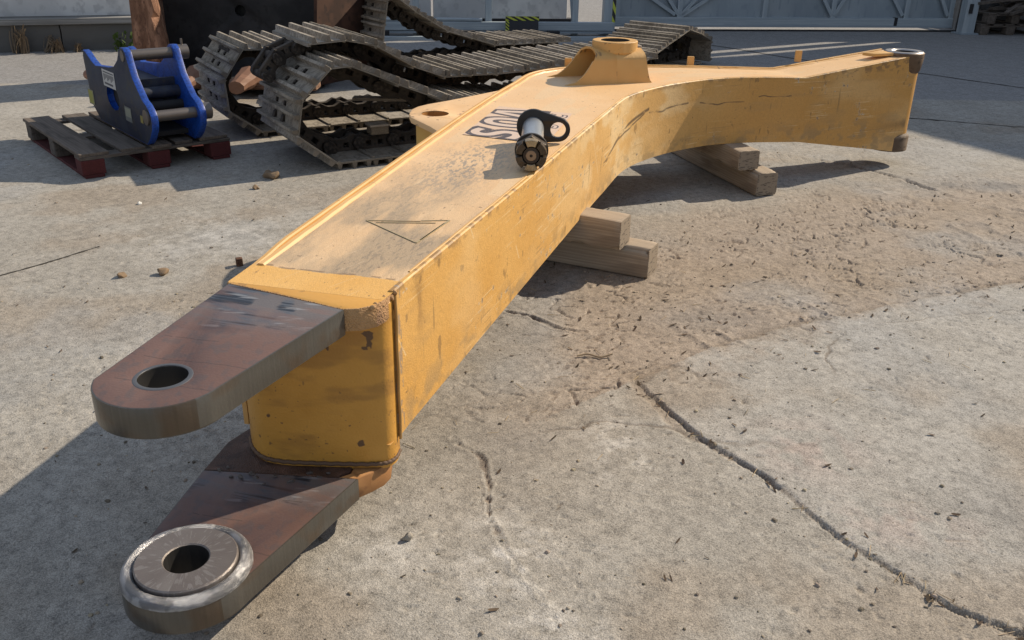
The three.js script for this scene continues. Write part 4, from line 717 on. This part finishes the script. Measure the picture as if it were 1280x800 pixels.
  stk(0.35, 0.155, 0.13, 0.10, (x, W, H) => { x.fillStyle = 'rgb(96,100,100)'; x.fillRect(0, 0, W, H); x.fillStyle = 'rgb(130,134,120)'; x.fillRect(10, 10, W - 20, H - 40); });
  stk(0.085, 0.165, 0.05, 0.05, (x, W, H) => { x.fillStyle = 'rgb(130,120,60)'; x.fillRect(0, 0, W, H); });
}

// ---------------------------------------------------------------- steel tracks thrown in a heap
const PIT = 0.26, SW = 0.8;
const shoeGeos = [], shoeBolts = [];
for (let v = 0; v < 3; v++) {
  const s = new THREE.Shape(); const h = PIT / 2 + 0.008; // outline (x along, z across)
  s.moveTo(-h, 0.012); s.lineTo(-h + 0.012, 0); s.lineTo(h - 0.012, 0); s.lineTo(h, 0.012); s.lineTo(h, SW - 0.012); s.lineTo(h - 0.012, SW); s.lineTo(-h + 0.012, SW); s.lineTo(-h, SW - 0.012); s.closePath();
  for (const z of [SW / 2 - 0.085, SW / 2 + 0.085]) for (const x of [-0.047, 0.047]) { const p = new THREE.Path(); p.moveTo(x - 0.018, z - 0.03); p.lineTo(x - 0.018, z + 0.03); p.lineTo(x + 0.018, z + 0.03); p.lineTo(x + 0.018, z - 0.03); p.closePath(); s.holes.push(p); }
  const plate = new THREE.ExtrudeGeometry(s, { depth: 0.012, bevelEnabled: false }).rotateX(-Math.PI / 2); plate.scale(1, 1, -1); { const ix = []; const q = plate.toNonIndexed(); const a = q.attributes.position.array; for (let i = 0; i < a.length; i += 9) for (let k = 0; k < 3; k++) { const t = a[i + 3 + k]; a[i + 3 + k] = a[i + 6 + k]; a[i + 6 + k] = t; } plate.attributes.position.array.set(a); plate.computeVertexNormals(); }
  plate.translate(0, -0.012, 0);
  const gs = [plate];
  const gr = (x, hh, wb, wt, z0, z1) => { const t = new THREE.Shape(); t.moveTo(-wb, -0.002); t.lineTo(wb, -0.002); t.lineTo(wt, hh); t.lineTo(-wt, hh); t.closePath(); gs.push(new THREE.ExtrudeGeometry(t, { depth: z1 - z0, bevelEnabled: true, bevelSize: 0.002, bevelThickness: 0.004, bevelSegments: 1 }).translate(x, 0, z0)); };
  for (const x of [-0.112, -0.005, 0.098]) { const wv = rr(-0.004, 0.004); gr(x, 0.036 + wv, 0.018, 0.009, 0.004, SW - 0.004); }
  // lip that overlaps the next shoe
  gs.push(new THREE.BoxGeometry(0.02, 0.022, SW - 0.02).translate(PIT / 2 + 0.004, -0.013, SW / 2));
  shoeGeos.push(toCreasedNormals(merge(gs), 0.5));
}
const shoeBolt = merge([-0.047, 0.047].flatMap((x) => [-0.085, 0.085].map((z) => new THREE.CylinderGeometry(0.016, 0.016, 0.03, 6).translate(x, -0.008, SW / 2 + z))));
const linkGeo = (() => {
  const gs = []; const s = new THREE.Shape();
  const o = [[-0.155, -0.03], [-0.14, -0.012], [-0.02, -0.012], [0.12, -0.012], [0.155, -0.03], [0.170, -0.070], [0.150, -0.108], [0.09, -0.125], [0.03, -0.096], [-0.03, -0.096], [-0.09, -0.125], [-0.15, -0.108], [-0.168, -0.070]];
  s.setFromPoints(o.map(([x, y]) => new THREE.Vector2(x, y)));
  for (const x of [-0.045, 0.045]) { const p = new THREE.Path(); p.moveTo(x - 0.022, -0.03); p.lineTo(x - 0.022, -0.072); p.lineTo(x + 0.022, -0.072); p.lineTo(x + 0.022, -0.03); p.closePath(); s.holes.push(p); }
  for (const z of [-0.11, 0.07]) gs.push(new THREE.ExtrudeGeometry(s, { depth: 0.04, bevelEnabled: true, bevelSize: 0.003, bevelThickness: 0.003, bevelSegments: 1, curveSegments: 6 }).translate(0, 0, SW / 2 + z));
  gs.push(new THREE.CylinderGeometry(0.042, 0.042, 0.30, 20).rotateX(Math.PI / 2).translate(0.13, -0.068, SW / 2));
  return toCreasedNormals(merge(gs), 0.5);
})();
function trackAlong(label, N, deg, path, opt = {}) {              // path: (s, h) of the near edge in an upright plane
  const ax = Math.cos(deg * RAD), az = Math.sin(deg * RAD), t = thing('crawler_track', label, 'crawler track', [N[0], 0, N[1]], 0, null);
  const pts = [path[0].slice()];                                  // each leg of the path holds a whole number of shoes, so that it kinks at the hinges
  for (let i = 0; i < path.length - 1; i++) { const a = path[i], b = path[i + 1], n = Math.max(1, Math.round(Math.hypot(b[0] - a[0], b[1] - a[1]) / PIT)); for (let k = 1; k <= n; k++) pts.push([mix(a[0], b[0], k / n), mix(a[1], b[1], k / n)]); }
  const W = new THREE.Vector3(-az, 0, -ax), Wn = W;               // across, away from the viewer
  for (let i = 0; i < pts.length - 1; i++) {
    const a = pts[i], b = pts[i + 1], len = Math.hypot(b[0] - a[0], b[1] - a[1]), ds = (b[0] - a[0]) / len, dh = (b[1] - a[1]) / len, j = rr(-0.02, 0.02);
    const d = new THREE.Vector3(ax * ds, dh, -az * ds).normalize(), n = new THREE.Vector3().crossVectors(Wn, d).normalize();
    d.addScaledVector(n, j).normalize(); n.crossVectors(Wn, d).normalize();
    const m = new THREE.Matrix4().makeBasis(d, n, Wn), mid = new THREE.Vector3(ax * (a[0] + b[0]) / 2, (a[1] + b[1]) / 2, -az * (a[0] + b[0]) / 2).addScaledVector(Wn, rr(-0.008, 0.008));
    m.setPosition(mid); const q = new THREE.Vector3(), r = new THREE.Quaternion(), sc = new THREE.Vector3(); m.decompose(q, r, sc);
    const put = (nm, g, mat, par = t) => { const o = part(nm, g, mat, par); if (par === t) { o.position.copy(q); o.quaternion.copy(r); o.scale.x = len / PIT; } return o; };
    if (!(opt.bare && opt.bare(i, pts.length - 1))) { const sh = put('track_shoe', shoeGeos[i % 3], mTrack[(i * 7 + 1) % 3]); put('shoe_bolts', shoeBolt, mLink, sh); }
    put('track_link', linkGeo, mLink);
  }
  return t;
}
trackAlong('front crawler track loop with its upright end facing left', [-1.19, 5.975], 31, [[2.3, 0.30], [1.5, 0.31], [0.83, 0.40], [0.47, 0.54], [0.14, 0.685], [-0.01, 0.675], [-0.215, 0.49], [-0.262, 0.25], [0.0, 0.038], [0.78, 0.038], [2.3, 0.038]]);
trackAlong('dusty crawler track draped over the front loop and running behind the boom', [-1.319, 6.189], 31, [[2.9, 0.54], [2.08, 0.54], [1.38, 0.515], [0.94, 0.525], [0.70, 0.61], [0.43, 0.765], [0.20, 0.815], [-0.05, 0.80], [-0.22, 0.735], [-0.33, 0.60]], { bare: (i, n) => i >= n - 2 });
trackAlong('raised crawler track loop at the back between the bucket and the steel frame', [-1.328, 9.127], 33, [[2.3, 0.33], [1.32, 0.345], [0.76, 0.51], [0.40, 0.71], [0.20, 0.855], [0.09, 0.83], [0.05, 0.60], [0.02, 0.36], [0.12, 0.15], [1.2, 0.15], [2.2, 0.15]]);
trackAlong('small crawler track loop at left between the coupler and the front loop', [-1.9, 6.9], 31, [[0.9, 0.62], [0.12, 0.66], [-0.13, 0.665], [-0.285, 0.46], [-0.275, 0.21], [-0.03, 0.038], [0.5, 0.038], [2.0, 0.038]]);
trackAlong('peaked crawler track loop standing behind the boom near the gate', [1.40, 10.0], 50, [[1.42, 0.04], [1.39, 0.28], [1.13, 0.38], [0.86, 0.445], [0.6, 0.37], [-0.03, 0.18], [-0.03, 0.05], [0.3, 0.034], [1.2, 0.034]]);
// a thin bent cable and a plank inside the heap
solo('plank', box(0.9, 0.02, 0.10, -0.75, 0.34, -6.75).rotateY(0), mWood, 'pale plank inside the front track loop', 'plank');
{ const t = thing('small_block', 'short pale wood block on the links inside the front track loop', 'wood block', [-0.98, 0.155, 6.42], 0.5); part('block', box(0.13, 0.055, 0.10, 0, 0.03, 0, 0.004), mWoodEnd, t); part('top_board', box(0.15, 0.015, 0.12, 0, 0.066, 0, 0.003), mWood, t); }

// ---------------------------------------------------------------- rusty bucket behind
{
  const b = thing('excavator_bucket', 'large dark excavator bucket with rusty side plate and teeth, mouth to the yard', 'bucket', [-2.7, 0, 9.0]);
  const g = (x, z) => [x + 2.7, -(z - 9.0)];
  const back = slab([[-0.95, 0.02], [0.78, 0.02], [0.78, 1.55], [-0.95, 1.55]], 0.05, [[-0.10, 0.66, 0.055]], 0.004).translate(0, 0, -0.62); part('back_plate', back, mBlack, b);
  part('back_plate', box(1.73, 1.5, 0.03, -0.085, 0.78, -0.72), mBlack, b);
  part('floor_plate', box(1.75, 0.05, 0.95, -0.08, 0.07, -0.18, 0.01), mBlack, b);
  part('lip', box(1.85, 0.07, 0.22, -0.08, 0.10, 0.36, 0.015).rotateX(0), mRust, b);
  // right wall seen from inside
  part('side_wall', slab([[-0.35, 0.04], [0.70, 0.04], [0.62, 1.5], [-0.2, 1.5]], 0.04).rotateY(Math.PI / 2).rotateY(-0.55).translate(0.93, 0, -0.25), M({ map: tRust, color: rgb(0.22, 0.16, 0.13), roughness: 0.85 }), b);
  // left wall and its worn cutter
  part('side_wall', slab([[-0.10, 0.04], [0.70, 0.04], [0.62, 1.5], [-0.06, 1.5]], 0.05).rotateY(Math.PI / 2).translate(-0.90, 0, -0.02), mRust, b);
  const cut = new THREE.BoxGeometry(0.30, 1.5, 0.16, 6, 22, 3); { const p = cut.attributes.position; for (let i = 0; i < p.count; i++) { let x = p.getX(i), y = p.getY(i) + 0.75, z = p.getZ(i); x *= 1 - 0.12 * y; x += x > 0 ? -0.10 * (y - 0.3) : 0.02 * y; if (x > 0.1 && z > 0) z -= 0.09; z += 0.03 * (vn(x * 12, y * 5, 900) - 0.5); x += 0.035 * (vn(y * 5, z * 6, 902) - 0.5); const grv = Math.pow(1 - Math.abs(2 * vn(x * 28, y * 1.6, 905) - 1), 5); if (z > 0.03) z -= 0.03 * grv * sstep(0.62, 0.3, y); p.setXYZ(i, x, y, z); } }
  const cc = toCreasedNormals(cut.toNonIndexed(), 0.5);
  part('side_cutter', cc.translate(-0.77, 0.05, 0.12), M({ map: rep(tRust, 1, 2), color: rgb(1.15, 1.02, 0.92), roughness: 0.75, bumpMap: rep(tFine, 1, 2), bumpScale: 0.006 }), b).userData.label = 'thick worn rust brown side cutter';
  for (const [x, yaw] of [[-0.30, -0.1], [0.19, -0.1], [0.68, -0.1]]) {
    const s = new THREE.CylinderGeometry(0.075, 0.125, 0.36, 10, 4); s.scale(1, 1, 0.8); s.rotateX(Math.PI / 2 + 0.12); s.rotateY(yaw);
    part('tooth', roughen(s.translate(x + Math.sin(yaw) * -0.1, 0.155, 0.56), 0.02, 14, 20), M({ map: tRust, color: rgb(1.35, 1.25, 1.2), roughness: 0.7 }), b);
  }
}

// ---------------------------------------------------------------- small things on the ground
{
  const st = (label, x, z, r, m, sy = 0.7, id = 0) => { const g = roughen(new THREE.IcosahedronGeometry(r, 3).scale(1.2, sy, 1), r * 0.9, 1.2 / r, id); g.translate(0, r * sy * 0.72, 0); const t = thing('stone', label, 'stone', [x, gh(x, z), z], rr(0, 6)); part('lump', g, m, t); };
  const mS = M({ map: rep(tGrain, 1, 1), color: rgb(0.42, 0.38, 0.32), roughness: 0.95 }), mB = M({ map: rep(tGrain, 1, 1), color: rgb(0.30, 0.21, 0.13), roughness: 1 });
  st('grey pebble on the open concrete right of the lower lug', -0.28, 2.05, 0.013, mS, 0.8, 1);
  st('brown clod at the shade edge in front of the tracks', -1.585, 5.77, 0.05, mB, 0.6, 2);
  st('small brown clod left of the square nut, larger of two', -1.675, 4.03, 0.026, mB, 0.7, 3);
  st('tiny brown clod farthest left of the square nut', -1.855, 3.98, 0.02, mB, 0.6, 4);
  st('pebble just in front of the brown clod near the tracks', -1.62, 5.5, 0.018, mB, 0.7, 5);
  st('white chip on the sunlit concrete left of the boom', -2.21, 5.14, 0.012, M({ color: rgb(0.7, 0.69, 0.64), roughness: 0.9 }), 0.8, 6);
  const n = thing('square_nut', 'small dark square nut on the concrete left of the boom', 'nut', [-1.345, gh(-1.345, 4.16), 4.16], 0.4); part('nut_body', box(0.032, 0.04, 0.032, 0, 0.02, 0, 0.004), M({ map: tRust, color: rgb(0.5, 0.4, 0.3), roughness: 0.7 }), n);
  const stick = (label, x, z, l, a, r) => { const g = tube([-1, -0.4, 0.3, 1].map((t, i) => new THREE.Vector3(t * l / 2, r * 1.2 + 0.003 * i * (i % 2), 0.012 * Math.sin(t * 3))), r, 6, 20); const t = thing('stick', label, 'stick', [x, gh(x, z) + 0.001, z], a); part('twig', g, M({ color: rgb(0.33, 0.25, 0.16), roughness: 0.95 }), t); };
  stick('thin brown stick lying in front of the middle block stack', 0.33, 3.21, 0.14, 0.05, 0.004);
  stick('dry stalk on the sunlit concrete left of the upper lug', -1.13, 3.15, 0.06, 1.1, 0.0025);
  // dirt crumbs and dry leaf bits nobody would count
  const inst = (name, label, geo, mat, n, place) => { const im = new THREE.InstancedMesh(geo, mat, n); im.name = name; im.castShadow = im.receiveShadow = true; const o = new THREE.Object3D(), c = new THREE.Color(); for (let i = 0; i < n; i++) { place(o); o.updateMatrix(); im.setMatrixAt(i, o.matrix); const k = rr(0.4, 1.5); im.setColorAt(i, c.setRGB(k, k * rr(0.93, 1), k * rr(0.85, 1))); } scene.add(im); im.userData.kind = 'stuff'; tag(im, label, name.replace('_', ' ')); };
  const ico = roughen(new THREE.IcosahedronGeometry(1, 1), 0.6, 2.2, 3);
  inst('gravel', 'fine grit and crumbs scattered over the concrete yard', ico, M({ color: rgb(0.27, 0.235, 0.185), roughness: 1 }), 3600, (o) => {
    let x, z; const r = rnd(); if (r < 0.80) { z = 1.5 + 6.5 * Math.pow(rnd(), 1.5); x = rr(-0.62, 0.64) * z; } else if (r < 0.825) { const k = Math.floor(rnd() * 9), t = rnd(); x = mix(J[k][0], J[k + 1][0], t) + rr(-0.03, 0.03); z = mix(J[k][1], J[k + 1][1], t) + rr(-0.03, 0.03); } else { x = rr(0, 2.6); z = 3.2 + 0.62 * x + rr(-0.9, 0.9); }
    const s = 0.0009 + 0.0060 * Math.pow(rnd(), 8); o.position.copy(V(x, gh(x, z) + s * 0.3, z)); o.scale.set(s * rr(0.8, 1.6), s * 0.7, s); o.rotation.set(0, rr(0, 6), 0); });
  const leaf = new THREE.CircleGeometry(1, 6); leaf.scale(1, 0.45, 1); leaf.rotateX(-Math.PI / 2); { const p = leaf.attributes.position; for (let i = 0; i < p.count; i++) p.setY(i, 0.25 * p.getX(i) * p.getX(i)); } leaf.computeVertexNormals();
  inst('leaf_litter', 'dry leaf and bark bits lying in the joint and the dried mud', leaf, M({ color: rgb(0.085, 0.06, 0.04), roughness: 1, side: THREE.DoubleSide }), 520, (o) => {
    let x, z; const r = rnd(); if (r < 0.05) { const k = Math.floor(rnd() * 9), t = rnd(); x = mix(J[k][0], J[k + 1][0], t) + rr(-0.025, 0.025); z = mix(J[k][1], J[k + 1][1], t) + rr(-0.025, 0.025); } else if (r < 0.75) { x = rr(0.1, 3.2); z = 3.3 + 0.62 * x + rr(-0.8, 0.9); } else { z = rr(1.6, 6.5); x = rr(-0.6, 0.6) * z; }
    const s = rr(0.004, 0.014); o.position.copy(V(x, gh(x, z) + 0.003, z)); o.scale.set(s * rr(1, 1.8), s, s * rr(0.7, 1)); o.rotation.set(rr(-0.3, 0.3), rr(0, 6), rr(-0.3, 0.3)); });
  inst('straw', 'pale dry straw in the open joint and on the mud', new THREE.CylinderGeometry(0.04, 0.06, 2, 5).rotateZ(Math.PI / 2), M({ color: rgb(0.40, 0.32, 0.2), roughness: 1 }), 110, (o) => {
    let x, z; if (rnd() < 0.3) { const k = Math.floor(rnd() * 9), t = rnd(); x = mix(J[k][0], J[k + 1][0], t) + rr(-0.02, 0.02); z = mix(J[k][1], J[k + 1][1], t) + rr(-0.02, 0.02); } else { x = rr(-0.4, 2.2); z = 3.1 + 0.5 * x + rr(-0.9, 0.8); }
    const s = rr(0.008, 0.026); o.position.copy(V(x, gh(x, z) + 0.004, z)); o.scale.set(s, s * 0.9, s * 0.9); o.rotation.set(0, rnd() < 0.5 ? rr(0.6, 1.3) : rr(0, 6), rr(-0.1, 0.1)); });
}
renderer.render(scene, camera);
